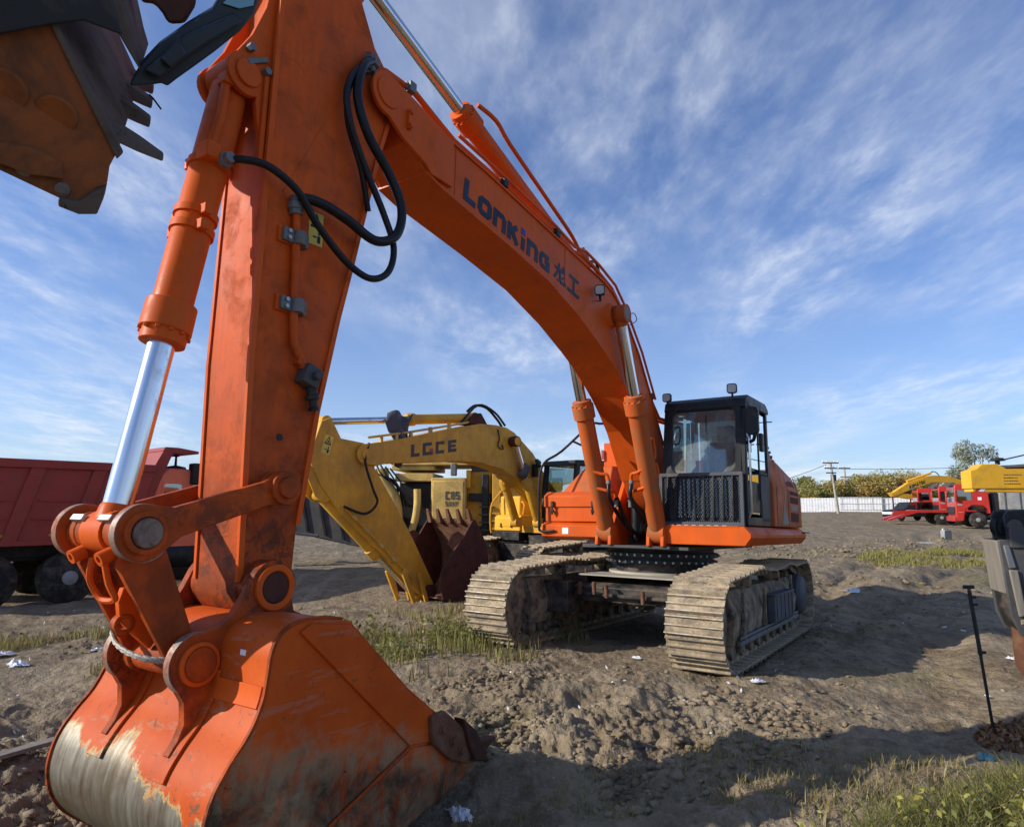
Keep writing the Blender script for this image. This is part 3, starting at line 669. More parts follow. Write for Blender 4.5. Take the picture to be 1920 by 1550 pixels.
# door handle, handrail, mirrors, lights, aerial
MB().tube([(X1+.02, .86, 1.62), (X1-.035, .88, 1.70), (X1-.035, .88, 2.60), (X1+.02, .82, 2.68)], .016, 10).build('handrail', 'chrome', cabo)
MB().box((X1+.005, .20, 1.98), (.02, .06, .22)).build('door_handle', 'black', cabo, .008)
b = MB(); b.tube([(X1+.02, .82, 2.56), (X1-.10, .92, 2.58), (X1-.12, .94, 2.68)], .022, 10, 3); mr = b.build('mirror_arm', 'black', cabo)
b = MB(); q = rrect(-1.66, -1.50, 2.64, 2.99, .06); b.prism(q, .92, .99, 'Y'); mm = b.build('mirror', 'black', cabo, .012)
b = MB(); q = rrect(-1.645, -1.515, 2.66, 2.97, .05); b.prism(q, .912, .922, 'Y'); b.build('mirror_glass', 'chrome', mm)
b = MB(); b.box((X1-.05, .30, 2.62), (.04, .10, .24)); b.tube([(X1+.02, .3, 2.6), (X1-.04, .3, 2.6)], .01, 6); b.build('mirror', 'black', cabo, .01)
def work_light(parent, p, d, up, sz=.115):
    d = V(d).normalized(); up = V(up); x = up.cross(d).normalized(); up = d.cross(x); rot = Matrix((x, up, d)).transposed()
    q = rrect(-sz/2, sz/2, -sz/2, sz/2, .03, 4); n = len(q); b = MB(); p = V(p)
    vs = [p+rot@V((a*1., c*1., .03)) for a, c in q]+[p+rot@V((a, c, -.02)) for a, c in q]+[p+rot@V((a*.6, c*.6, -.05)) for a, c in q]
    b.add(vs, [(i, (i+1) % n, n+(i+1) % n, n+i)[::-1] for i in range(n)]+[(n+i, n+(i+1) % n, 2*n+(i+1) % n, 2*n+i)[::-1] for i in range(n)]+[tuple(range(2*n, 3*n))[::-1], tuple(range(n))])
    o = b.build('work_light', 'black', parent)
    b = MB(); b.add([p+rot@V((a*.82, c*.82, .032)) for a, c in q], [tuple(range(n))]); b.build('lens', 'lamp_glass', o, ang=0)
    b = MB(); b.box(p-up*(sz*.5+.02)-d*.01, (.02, .03, .06)); b.build('bracket', 'black', o)
work_light(cabo, (-.46, .86, 3.22), (0, 1, -.05), (0, 0, 1)); work_light(cabo, (-1.33, .88, 3.26), (-.15, 1, -.05), (0, 0, 1), .125)
MB().tube([(X1+.02, -.30, 2.98), (X1-.07, -.30, 2.98)], .008, 6).build('aerial_stub', 'black', cabo)
# engine hood behind the cab
b = MB()
hp = [(-.42, 1.535), (-.42, 2.40), (-.62, 2.62), (-.95, 2.52), (-2.2, 2.33), (-2.42, 2.12), (-2.42, 1.535)]
n = len(hp)
vs = [(-.55, *p) for p in hp]+[(-1.40, p[0], p[1]) for p in hp]+[(-1.50, max(-2.40, min(-.44, p[0])), min(p[1], 2.10 if p[0] > -2.3 else 2.0)) for p in hp]
b.add(vs, [tuple(range(n))]+[(i+n, (i+1) % n+n, (i+1) % n, i)for i in range(n)]+[(2*n+i, 2*n+(i+1) % n, n+(i+1) % n, n+i) for i in range(n)]+[tuple(range(2*n, 3*n))[::-1]])
hood = b.build('engine_hood', 'orange_dusty', EX, .012)
for z0, z1 in ((1.63, 1.78), (1.92, 2.0), (2.03, 2.09)):
    pass
for z0, z1, mt in ((1.62, 1.76, 'grille'), (1.90, 2.0, 'grille'), (2.03, 2.09, 'grille')):
    MB().box((-1.497, -1.85, (z0+z1)/2), (.012, .62, z1-z0)).build('louvre', mt, hood, .004)
MB().box((-1.452, -1.75, 2.205), (.012, .55, .10), Matrix.Rotation(R(24), 3, 'Y')).build('louvre', 'grille', hood, .004)
MB().box((-1.499, -1.85, 1.83), (.008, .42, .07)).build('badge', 'grey', hood)
b = MB(); b.add([(-1.503, -.95, 1.58), (-1.503, -1.02, 1.58), (-1.503, -1.28, 2.08), (-1.503, -1.22, 2.08)], [(0, 1, 2, 3)]); b.build('decal_stripe', 'grey', hood, ang=0)
b = MB(); b.add([(-1.5035, -1.02, 1.575), (-1.5035, -1.42, 1.575), (-1.5035, -1.30, 1.70), (-1.5035, -1.06, 1.86)], [(0, 1, 2, 3)]); b.build('decal_patch', 'hood_grey', hood, ang=0)
MB().box((-1.503, -.62, 1.82), (.004, .012, .55)).build('panel_gap', 'black', hood); MB().box((-1.503, -1.40, 1.82), (.004, .012, .55)).build('panel_gap', 'black', hood)
for k in range(5): MB().box((-1.36-.012*k*0, -.58-.10*k, 2.62-.055*k+.03), (.14, .05, .035)).build('vent_slat', 'hood_grey', hood, .004)
b = MB(); b.prism([(-.5, 2.40), (-.55, 2.66), (-1.05, 2.60), (-1.1, 2.4)], -.6, -1.30); b.build('vent_housing', 'black', hood, .01)
MB().box((-1.50, -2.52, 1.46), (.10, .5, .02)).build('side_step', 'grey_dark', EX)
# centre: counterweight, engine cover
b = MB(); q = [(-1.35, -2.45), (1.35, -2.45), (1.4, -2.7), (1.2, -3.05), (.6, -3.3), (-.6, -3.3), (-1.2, -3.05), (-1.4, -2.7)]; b.prism(q, 1.35, 2.3, 'Z'); b.build('counterweight', 'orange_dusty', EX, .05)
b = MB(); b.box((.35, -1.5, 1.93), (1.7, 1.9, .8)); b.prism([(-.6, 2.33), (-.9, 2.55), (-2.2, 2.5), (-2.4, 2.3)], -.45, 1.3); b.build('engine_cover', 'orange_dusty', EX, .03)
b = MB(); b.prism([(-.3, 1.3), (.1, 1.3), (.1, 2.1), (-.3, 2.25)], -.36, .42); b.build('bulkhead', 'orange_dusty', EX, .01)
# right-hand toolbox and tank
b = MB(); b.prism([(.72, 1.30), (.80, 1.34), (.80, 1.50), (.72, 1.54), (-1.0, 1.54), (-1.0, 1.30)], .47, 1.53); b.build('skirt', 'orange', EX, .008)
b = MB(); b.prism([(.74, 1.55), (.74, 1.90), (.66, 1.96), (-.55, 1.96), (-.55, 1.55)], .56, 1.50); tb = b.build('toolbox', 'orange', EX, .012)
b = MB(); b.prism([(.765, 1.76), (.765, 1.92), (.67, 1.985), (.12, 1.985), (.12, 1.76)], .54, 1.52); b.build('toolbox_lid', 'orange', tb, .012)
for x in (.70, 1.36):
    b = MB(); b.box((x, .785, 1.80), (.045, .03, .09)); b.box((x, .785, 1.70), (.05, .03, .05)); b.cyl((x, .79, 1.65), (x, .79, 1.84), .014, n=8); b.build('latch', 'black', tb, .004)
MB().box((1.13, .803, 1.42), (.10, .004, .09)).build('reflector', 'white', tb)
b = MB(); b.add([(.60, .45, 1.98), (1.40, .45, 1.98), (1.48, -.5, 1.98), (.58, -.5, 1.98), (.66, .18, 2.40), (1.16, .18, 2.36), (1.3, -.5, 2.42), (.62, -.5, 2.45)], [(0, 1, 5, 4), (1, 2, 6, 5), (2, 3, 7, 6), (3, 0, 4, 7), (4, 5, 6, 7), (3, 2, 1, 0)]); b.build('fuel_tank', 'orange_dusty', EX, .02)
b = MB(); b.prism([(.1, 2.38), (.16, 2.38), (.16, 2.75), (.1, 2.75)], .60, .82); b.build('bracket_plate', 'orange', EX, .008)
MB().cyl((.86, .18, 2.5), (.86, .18, 2.64), .05).build('beacon', 'white', EX, .006)
MB().tube([(1.54, .84, 1.42), (1.54, .86, 1.52), (1.56, .84, 2.1), (1.56, .70, 2.42), (1.40, .45, 2.62), (1.02, .25, 3.02), (.90, .15, 3.06), (.84, .0, 3.02), (.84, -.3, 2.6)], .019, 10, 4).build('handrail', 'black', EX)
MB().tube([(1.25, .36, 2.78), (1.08, .28, 2.70), (.95, .20, 2.68), (.90, .18, 2.60)], .017, 8, 3).build('handrail', 'black', EX)
MB().tube([(1.54, .84, 1.42), (1.48, .84, 1.40), (1.30, .83, 1.42)], .018, 8, 2).build('handrail', 'black', EX)
MB().tube([(.5, -.2, 2.4), (.5, -.1, 2.9), (.42, -.05, 3.0)], .02, 8, 3).build('handrail', 'black', EX)
# boom foot brackets
b = MB()
for x in (-.33, .33, -.12, .12):
    pass
for x in (-.36, .36): b.prism([(.95, 1.25), (.85, 1.55), (.45, 2.15), (.25, 2.2), (.05, 1.9), (-.2, 1.25)], x-.03, x+.03)
for x in (-.46, -.27, .27, .46): b.prism([(1.16, 1.25), (1.14, 1.42), (1.06, 1.52), (.95, 1.48), (.85, 1.25)], x-.025, x+.025)
b.build('boom_foot_bracket', 'orange', EX, .01)
b = MB(); b.box((-.12, .62, 1.5), (.35, .25, .22)); b.cyl((-.25, .72, 1.55), (-.25, .86, 1.55), .045); b.cyl((.12, .6, 1.3), (.12, .6, 1.75), .06); b.build('swing_valve', 'black', EX, .01)
MB().box((0, .35, 1.75), (.62, .02, .5)).build('splash_plate', 'orange_dusty', EX)

# ------------- flat lettering from strokes
def stroke(mb, pts, w, fn, k, closed=False):
    """polyline with mitred joints, fn(u,v,h) -> point; h lifts each stroke a hair so that none are coplanar"""
    P = [V((p[0], p[1])) for p in pts]; n = len(P); Lp = []; Rp = []
    for i in range(n):
        a = P[i-1] if (i > 0 or closed) else None; c = P[(i+1) % n] if (i < n-1 or closed) else None
        d1 = (P[i]-a).normalized() if a is not None else None; d2 = (c-P[i]).normalized() if c is not None else None
        d1 = d1 or d2; d2 = d2 or d1
        n1 = V((-d1.y, d1.x)); n2 = V((-d2.y, d2.x)); m_ = (n1+n2).normalized(); s_ = min(2.2, 1/max(.3, m_.dot(n1)))
        Lp.append(P[i]+m_*w/2*s_); Rp.append(P[i]-m_*w/2*s_)
    h = .0025+.0004*k; m = n if closed else n-1
    vs = [fn(p.x, p.y, h) for p in Lp]+[fn(p.x, p.y, h) for p in Rp]+[fn(p.x, p.y, 0) for p in Lp]+[fn(p.x, p.y, 0) for p in Rp]; fs = []
    for i in range(m):
        j = (i+1) % n
        fs += [(i, n+i, n+j, j), (i, j, 2*n+j, 2*n+i), (n+j, n+i, 3*n+i, 3*n+j)]
    mb.add(vs, fs)
O8 = lambda x0, x1, y0, y1, c=.12: [(x0+c, y0), (x1-c, y0), (x1, y0+c), (x1, y1-c), (x1-c, y1), (x0+c, y1), (x0, y1-c), (x0, y0+c)]
GLYPH = {
 'L': (.80, [([(.13, 1), (.13, .12), (.74, .12)], .25, 0)]),
 'O': (.92, [(O8(.13, .75, .12, .74), .25, 1)]),
 'o': (.92, [(O8(.13, .75, .12, .74), .25, 1)]),
 'n': (.92, [([(.13, 0), (.13, .74), (.63, .74), (.75, .62), (.75, 0)], .25, 0)]),
 'K': (.95, [([(.13, 0), (.13, .86)], .25, 0), ([(.16, .40), (.66, .86)], .24, 0), ([(.34, .50), (.74, 0)], .26, 0)]),
 'i': (.36, [([(.13, 0), (.13, .66)], .25, 0)]),
 'G': (.95, [([(.78, .74), (.25, .74), (.13, .62), (.13, .25), (.25, .12), (.75, .12), (.75, .46), (.46, .46)], .23, 0)]),
 'C': (.95, [([(.80, .88), (.13, .88), (.13, .12), (.80, .12)], .24, 0)]),
 'Q': (.95, [([(.80, .88), (.13, .88), (.13, .12), (.78, .12), (.78, .5)], .24, 0)]),
 'E': (.90, [([(.80, .88), (.13, .88), (.13, .12), (.80, .12)], .24, 0), ([(.2, .5), (.72, .5)], .2, 0)]),
 '8': (.85, [(O8(.13, .67, .12, .5, .1), .2, 1), (O8(.13, .67, .5, .88, .1), .2, 1)]),
 'S': (.85, [([(.70, .88), (.13, .88), (.13, .5), (.68, .5), (.68, .12), (.1, .12)], .22, 0)]),
 'A': (.90, [([(.08, 0), (.42, .92), (.76, 0)], .22, 0), ([(.25, .3), (.6, .3)], .16, 0)]),
 'N': (.95, [([(.13, 0), (.13, .9), (.72, .1), (.72, 1)], .22, 0)]),
 'Y': (.90, [([(.08, 1), (.42, .5), (.42, 0)], .22, 0), ([(.76, 1), (.42, .5)], .22, 0)]),
 'M': (1.1, [([(.12, 0), (.12, .9), (.5, .4), (.88, .9), (.88, 0)], .2, 0)]),
 'T': (.85, [([(.05, .88), (.75, .88)], .22, 0), ([(.4, .9), (.4, 0)], .22, 0)]),
 'U': (.90, [([(.13, 1), (.13, .2), (.24, .11), (.6, .11), (.71, .2), (.71, 1)], .22, 0)]),
 ' ': (.4, []),
 'long': (1.15, [([(.08, .66), (1.0, .70)], .13, 0), ([(.44, .98), (.40, .6), (.08, .08)], .14, 0), ([(.55, .68), (.58, .14), (.68, .08), (1.02, .10), (1.04, .24)], .14, 0), ([(.92, .46), (.36, .04)], .11, 0), ([(.72, .94), (.88, .80)], .13, 0)]),
 'gong': (1.15, [([(.12, .88), (1.0, .88)], .16, 0), ([(.56, .9), (.56, .1)], .16, 0), ([(.02, .09), (1.1, .09)], .17, 0)]),
}
def lettering(parent, chars, O, U, W_, Nn, size, mat, name='lettering', gap=.1, xs=1.0):
    """chars written from point O, reading along U, upwards along W_, facing Nn; each character is its own mesh"""
    O = V(O); U = V(U).normalized(); W_ = V(W_).normalized(); Nn = V(Nn).normalized(); x = 0; res = []
    for ch in chars:
        w, st_ = GLYPH[ch]; b = MB()
        for k, (pts, lw, cl) in enumerate(st_):
            stroke(b, pts, lw*1.1, lambda u, v, h, x=x: O+U*((x+u)*size*xs)+W_*(v*size)+Nn*h, k, bool(cl))
        if b.v: res.append(b.build(name, mat, parent, ang=0))
        x += w+gap
    return x*size*xs

# ------------- boom
up_ = [(6.02, 4.74), (5.74, 4.75), (5.52, 4.68), (4.84, 4.64), (3.72, 4.53), (2.83, 4.44), (2.4, 4.40), (2.15, 4.345), (1.95, 4.25), (1.69, 4.07), (1.35, 3.75), (1.0, 3.33), (.75, 2.98), (.48, 2.62)]
foot = [(.2, 2.25), (.08, 2.05), (.1, 1.88), (.22, 1.76), (.4, 1.74), (.55, 1.84)]
low_ = [(.76, 2.13), (.95, 2.40), (1.22, 2.76), (1.45, 2.97), (1.68, 3.15), (1.97, 3.33), (2.23, 3.47), (2.51, 3.59), (3.03, 3.79), (3.71, 3.98), (4.48, 4.09), (5.45, 4.20), (5.66, 4.25), (5.73, 4.31), (5.92, 4.36)]
BM = MB().prism(up_+foot+low_, -.25, .25).build('boom', 'orange', EX, .012)
# plate lips along the lower and upper edges (weld flanges)
b = MB()
for ln, dz in ((low_[0:13], -.012), (up_[2:], .012)):
    for i in range(len(ln)-1):
        (a, c), (d, e) = ln[i], ln[i+1]
        b.add([(x, y, z+q) for x in (-.268, .268) for y, z, q in ((a, c, dz), (d, e, dz), (d, e, -dz*.5), (a, c, -dz*.5))], [(0, 1, 2, 3), (7, 6, 5, 4), (0, 4, 5, 1), (1, 5, 6, 2), (2, 6, 7, 3), (3, 7, 4, 0)])
b.build('flange', 'orange', BM)
for s in (-1, 1):
    fk = [(5.35, 4.25), (5.35, 4.655), (5.74, 4.74), (5.98, 4.78)]+arc(6.13, 4.64, .17, 85, -95, 14)+[(5.95, 4.37), (5.70, 4.30), (5.62, 4.24)]
    MB().prism(fk, s*.252, s*.285).build('fork_plate', 'orange', BM, .006)
    MB().cyl((s*.28, 6.14, 4.645), (s*.298, 6.14, 4.645), .118, n=28).build('pin_cap', 'orange', BM, .006)
    b = MB(); b.box((s*.30, 5.92, 4.545), (.03, .035, .16)); b.cyl((s*.30, 5.92, 4.60), (s*.335, 5.92, 4.60), .022, n=6); b.cyl((s*.30, 5.92, 4.49), (s*.335, 5.92, 4.49), .022, n=6); b.build('pin_keeper', 'orange', BM, .003)
    # reinforcing rib under the tip
    MB().cyl((s*.24, 2.19, 4.03), (s*.30, 2.19, 4.03), .17, .13, n=24).build('pin_boss', 'orange', BM, .01)
    MB().cyl((s*.30, 2.19, 4.03), (s*.37, 2.19, 4.03), .115, n=24).build('pin_boss', 'orange_worn', BM, .006)
    MB().cyl((s*.36, 2.19, 4.03), (s*.475, 2.19, 4.03), .075, n=20).build('pin', 'steel_dull', BM, .006)
for y in (3.35, 5.28): MB().box((-.2525, y, 4.28 if y < 4 else 4.44), (.006, .008, .44)).build('weld_seam', 'orange', BM)
ux, vx = V((0, -1.38, -.17)), V((0, -.02, .20))
w = lettering(BM, 'LOnKinG', (-.2515, 5.165, 4.245), ux, vx, (-1, 0, 0), .205, 'navy', gap=.075, xs=1.17)
O = V((-.2515, 5.165, 4.245)); U = ux.normalized()
b = MB(); k0 = .205*1.17*(.80+.92+.92+.95+4*.075); p = O+U*(k0-.0)+V((0, 0, .162)); b.add([p+V((-.003, 0, 0)), p+U*.075+V((-.003, 0, 0)), p+U*.075+V((-.003, 0, .065)), p+V((-.003, 0, .065))], [(0, 1, 2, 3)]); b.build('lettering_dot', 'blue_dot', BM, ang=0)
lettering(BM, ['long', 'gong'], O+U*(w+.05)+V((0, 0, .0)), ux, vx, (-1, 0, 0), .215, 'navy', gap=.08, xs=1.16)
work_light(BM, (-.34, 2.67, 4.19), (-.35, 1, -.1), (0, 0, 1), .12)
MB().tube([(-.26, 2.60, 4.10), (-.33, 2.64, 4.07), (-.36, 2.69, 4.08), (-.34, 2.67, 4.13)], .007, 6, 3).build('lamp_cable', 'hose', BM)

# ------------- hydraulic rams
def ram(parent, x, A, B, rb, rr, frac, m_b='orange', m_r='chrome', eye=.0, collar=.24, name=('cylinder_barrel', 'cylinder_rod', 'cylinder_gland')):
    """A: barrel end pin (y,z); B: rod end pin; frac: share taken by the barrel"""
    a = V((x, *A)); c = V((x, *B)); d = (c-a).normalized(); l = (c-a).length
    b = MB().lathe(a, d, [(.0, rb*.75), (rb*.6, rb*.95), (rb*.7, rb), (l*frac-collar, rb)], 28)
    b.cyl(a-V((rb*.95, 0, 0)), a+V((rb*.95, 0, 0)), rb*1.15, n=24)
    bo = b.build(name[0], m_b, parent, .004)
    t = l*frac
    g = MB().lathe(a, d, [(t-collar-.01, rb*1.0), (t-collar, rb*1.24), (t-.075, rb*1.26), (t-.07, rb*1.12), (t-.004, rb*1.10), (t, rb*.75)], 28); go_ = g.build(name[2], m_b, bo, .004)
    bb = MB(); px = d.orthogonal().normalized(); py = d.cross(px)
    for i in range(12):
        q = a+d*(t-.072)+(px*math.cos(i*math.pi/6)+py*math.sin(i*math.pi/6))*rb*1.17; bb.cyl(q, q+d*.016, .013, n=6)
    bb.build('gland_bolts', m_b, go_)['kind'] = 'stuff'
    b = MB().lathe(a, d, [(t-.02, rr), (l-rb*1.0, rr)], 24); b.build(name[1], m_r, bo)
    b = MB(); b.lathe(a, d, [(l-rb*1.3, rr*1.0), (l-rb*1.15, rr*1.12), (l-rb*.4, rr*1.3)], 20); b.cyl(c-V((rb*.95, 0, 0)), c+V((rb*.95, 0, 0)), rb*1.0, n=24); b.build('rod_eye', m_b, bo, .004)
    return bo
for s in (-1, 1): ram(EX, s*.365, (1.02, 1.41), (2.19, 4.03), .115, .072, .645, m_b='orange_dusty')
AC = ram(EX, 0, (2.72, 4.60), (6.24, 5.70), .098, .062, .635)
b = MB()
for x in (-.14, .14): b.prism([(2.45, 4.38), (2.6, 4.68), (2.72, 4.75), (2.85, 4.66), (3.0, 4.43)], x-.02, x+.02)
b.build('cylinder_bracket', 'orange', BM, .008)
BC = ram(EX, 0, (7.205, 4.18), (7.61, 1.40), .108, .072, .635)
# clamps and steel line on the bucket cylinder
d_ = (V((0, 7.61, 1.40))-V((0, 7.205, 4.18))).normalized(); c0 = V((0, 7.205, 4.18))
for t in (.62, .95, 1.05):
    MB().ring(c0+d_*t, c0+d_*(t+.045), .122, .105, 28).build('clamp_band', 'orange', BC)
    if t > .9: MB().box(c0+d_*(t+.02)+V((.13, .04, 0)), (.05, .05, .06)).build('clamp_lug', 'orange', BC, .005); MB().box(c0+d_*(t+.02)+V((-.135, .02, 0)), (.06, .05, .06)).build('clamp_lug', 'orange', BC, .005)
MB().box(c0+d_*.60+V((-.10, .075, 0)), (.12, .09, .10)).build('port_block', 'orange', BC, .008)
MB().tube([c0+d_*.10+V((-.10, .085, 0)), c0+d_*.35+V((-.125, .075, 0)), c0+d_*.58+V((-.11, .08, 0))], .027, 10).build('steel_line', 'orange', BC)
b = MB(); b.box(c0+d_*.09+V((-.10, .085, 0)), (.09, .07, .07))
for q in ((-.02, .03), (.02, .03), (-.02, -.01)): b.cyl(c0+d_*.09+V((-.145, .085+q[0], q[1])), c0+d_*.09+V((-.16, .085+q[0], q[1])), .012, n=6)
b.build('port_block', 'orange', BC, .006)
MB().box(c0+d_*.6+V((.13, .05, .0)), (.05, .05, .07)).build('clamp_lug', 'orange', BC, .005)

# ------------- stick (dipper)
sp_ = [(7.0, 1.13), (7.025, 1.76), (7.05, 2.4), (7.055, 4.2), (7.05, 4.8), (6.95, 5.15), (6.72, 5.5), (6.42, 5.82), (6.28, 5.88), (6.14, 5.80), (6.12, 5.66), (6.30, 5.42), (6.37, 5.27), (6.22, 5.0), (6.02, 4.82), (5.98, 4.62), (6.06, 4.42), (6.12, 4.2), (6.19, 3.87), (6.32, 3.23), (6.41, 2.82), (6.53, 2.17), (6.62, 1.45), (6.63, 1.2)]+arc(6.825, 1.10, .185, 165, 350, 10)
STK = MB().prism(sp_, -.2, .2).build('stick', 'orange_worn', EX, .012)
b = MB()
for x in (-.205, .205):
    for ln in (sp_[0:5], sp_[15:23]):
        for i in range(len(ln)-1):
            (a, c), (d, e) = ln[i], ln[i+1]; q = .012 if ln is not sp_ and a > 6.9 else -.012
            b.add([(xx, y+w_, z) for xx in (x-.012, x+.012) for y, z, w_ in ((a, c, q), (d, e, q), (d, e, -q*2), (a, c, -q*2))], [(0, 1, 2, 3), (7, 6, 5, 4), (0, 4, 5, 1), (1, 5, 6, 2), (2, 6, 7, 3), (3, 7, 4, 0)])
b.build('flange', 'orange', STK)
ear = [(7.04, 3.66), (7.07, 3.72), (7.12, 3.92), (7.14, 4.03)]+arc(7.21, 4.17, .135, 235, 415, 12)+[(7.20, 4.45), (7.12, 4.70), (7.09, 4.95), (7.02, 5.12), (6.98, 5.1), (7.04, 4.8)]
for s in (-1, 1):
    MB().prism(ear, s*.125, s*.165).build('cylinder_ear', 'orange', STK, .006)
    MB().cyl((s*.16, 7.21, 4.17), (s*.185, 7.21, 4.17), .085, n=24).build('pin_cap', 'orange', STK, .005)
    b = MB(); b.cyl((s*.17, 7.22, 4.33), (s*.215, 7.22, 4.33), .025, n=6); b.cyl((s*.17, 7.10, 4.24), (s*.215, 7.10, 4.24), .025, n=6); b.box((s*.178, 7.16, 4.285), (.02, .16, .03), Matrix.Rotation(R(-36), 3, 'X')); b.build('pin_keeper', 'steel_dull', STK)
    MB().box((s*.165, 7.085, 3.95), (.05, .035, .62)).build('ear_rib', 'orange', STK, .008)
MB().cyl((-.24, 6.83, 1.66), (.24, 6.83, 1.66), .10, n=24).build('link_boss', 'orange_worn', STK, .006)
MB().cyl((-.262, 6.85, 1.10), (.262, 6.85, 1.10), .15, n=28).build('hinge_boss', 'orange_worn', STK, .01)
# line, clamps, valve and sticker on the near face
MB().tube([(-.235, 6.83, 3.44), (-.235, 6.81, 3.1), (-.235, 6.79, 2.70), (-.235, 6.775, 2.56), (-.235, 6.71, 2.47), (-.235, 6.69, 2.42)], .026, 12).build('steel_line', 'orange_worn', STK)
for z, y in ((3.235, 6.82), (2.795, 6.80)):
    b = MB(); b.box((-.222, y, z), (.05, .19, .085)); b.cyl((-.245, y-.02, z-.045), (-.245, y-.02, z+.045), .045, n=16); c_ = b.build('line_clamp', 'steel_dull', STK, .005)
    b = MB()
    for q in (-.022, .022): b.cyl((-.247, y+.06, z+q), (-.262, y+.06, z+q), .014, n=6)
    b.build('clamp_bolts', 'steel', c_)['kind'] = 'stuff'
    MB().box((-.21, y+.06, z), (.022, .11, .10)).build('clamp_pad', 'orange', c_, .003)
b = MB(); b.box((-.25, 6.655, 2.37), (.10, .12, .13), Matrix.Rotation(R(18), 3, 'X')); b.cyl((-.30, 6.64, 2.37), (-.335, 6.64, 2.37), .032, n=6); vb = b.build('shutoff_valve', 'grey_dark', STK, .008)
b = MB(); b.lathe((-.25, 6.63, 2.31), (0, -.25, -1), [(0, .035), (.05, .035), (.055, .045), (.08, .045), (.085, .028), (.13, .026), (.135, .034), (.155, .034)], 12); b.build('valve_plug', 'black', vb)
b = MB(); b.box((-.225, 6.69, 2.44), (.06, .11, .04), Matrix.Rotation(R(18), 3, 'X')); b.build('valve_flange', 'orange_worn', vb, .004)
def warning(parent, P, U, W_, Nn, w, h):
    """yellow warning sticker: triangle pictogram above, figure below"""
    P = V(P); U = V(U).normalized(); W_ = V(W_).normalized(); Nn = V(Nn).normalized()
    f = lambda u, v, q: P+U*(u*w)+W_*(v*h)+Nn*(.002+q)
    b = MB(); b.add([f(0, 0, 0), f(1, 0, 0), f(1, 1, 0), f(0, 1, 0)], [(0, 1, 2, 3)]); o = b.build('warning_sticker', 'sticker', parent, ang=0)
    b = MB(); stroke(b, [(.15, .55), (.85, .55), (.5, .93)], .07, lambda u, v, q: f(u, v, q), 0, True); stroke(b, [(.42, .6), (.5, .72), (.62, .62)], .06, lambda u, v, q: f(u, v, q), 1)
    b.add([f(.62, .08, .002), f(.84, .08, .002), f(.84, .30, .002), f(.62, .30, .002)], [(0, 1, 2, 3)]); b.add([f(.66, .33, .002), f(.80, .33, .002), f(.80, .42, .002), f(.66, .42, .002)], [(0, 1, 2, 3)])
    b.add([f(.3, .22, .002), f(.55, .22, .002), f(.55, .27, .002), f(.3, .27, .002)], [(0, 1, 2, 3)]); b.build('pictogram', 'black', o, ang=0)
warning(STK, (-.2005, 6.70, 3.26), (0, -1, .05), (0, .02, 1), (-1, 0, 0), .115, .225)
b = MB(); b.box((-.2015, 6.72, 3.95), (.004, .010, .95), Matrix.Rotation(R(24), 3, 'X')); b.build('weld_seam', 'orange_worn', STK)
MB().cyl((-.2, 6.80, 1.97), (-.206, 6.80, 1.97), .022, n=14).build('plug_hole', 'black', STK)

# hoses between stick and boom
def hose(pts, r, parent, mat='hose', sub=7): return MB().tube(pts, r, 12, sub).build('hydraulic_hose', mat, parent)
hA = [(-.15, 7.29, 3.55), (-.24, 7.24, 3.56), (-.30, 7.10, 3.565), (-.31, 6.89, 3.50), (-.30, 6.71, 3.35), (-.31, 6.47, 3.19), (-.34, 6.27, 3.13), (-.37, 6.13, 3.22), (-.37, 6.09, 3.42), (-.34, 6.18, 3.65), (-.31, 6.33, 3.90), (-.295, 6.49, 4.18), (-.29, 6.54, 4.42), (-.27, 6.44, 4.66), (-.22, 6.28, 4.80)]
hose(hA, .024, STK)
hB = [(-.235, 6.84, 3.44), (-.27, 6.80, 3.50), (-.31, 6.68, 3.50), (-.33, 6.50, 3.47), (-.36, 6.26, 3.405), (-.40, 6.10, 3.50), (-.40, 6.06, 3.72), (-.36, 6.16, 3.95), (-.33, 6.36, 4.17), (-.31, 6.46, 4.42), (-.28, 6.40, 4.70), (-.22, 6.26, 4.86)]
hose(hB, .034, STK)
hose([(-.25, 6.24, 3.66), (-.28, 6.36, 3.92), (-.275, 6.50, 4.2), (-.27, 6.51, 4.45), (-.25, 6.40, 4.66), (-.2, 6.26, 4.78)], .02, STK)
for p, r, d in (((-.15, 7.29, 3.555), .045, (-1, .1, 0)), ((-.235, 6.84, 3.435), .05, (0, .1, 1)), ((-.22, 6.27, 4.86), .048, (.2, -1, .1)), ((-.21, 6.27, 4.79), .036, (.2, -1, .1))):
    b = MB(); b.lathe(V(p)-V(d).normalized()*.05, d, [(0, r*.8), (.03, r*.8), (.035, r), (.075, r), (.08, r*.75), (.12, r*.7)], 10); b.build('hose_fitting', 'steel_dull', STK)
# lines along the boom's back
bt = [(-.15, 6.24, 4.86), (-.15, 6.05, 4.93), (-.15, 5.72, 4.95), (-.15, 5.42, 4.86), (-.15, 5.2, 4.80), (-.15, 4.5, 4.755), (-.15, 3.47, 4.655), (-.15, 3.04, 4.58), (-.16, 2.78, 4.62), (-.16, 2.42, 4.575), (-.16, 1.97, 4.47), (-.16, 1.64, 4.26), (-.16, 1.12, 3.79), (-.16, .66, 3.22), (-.18, .45, 3.02), (-.3, .3, 2.98)]
MB().tube(bt, .026, 10).build('steel_line', 'orange', BM)
MB().tube([(x+.075, y, z-.02) for x, y, z in bt], .022, 10).build('steel_line', 'orange', BM)
for dx_, dz_, r_ in ((-.055, .035, .017), (.15, .0, .02), (.20, .03, .017)):
    MB().tube([(x+dx_, y, z+dz_) for x, y, z in bt[4:-2]], r_, 8).build('steel_line', 'orange', BM)
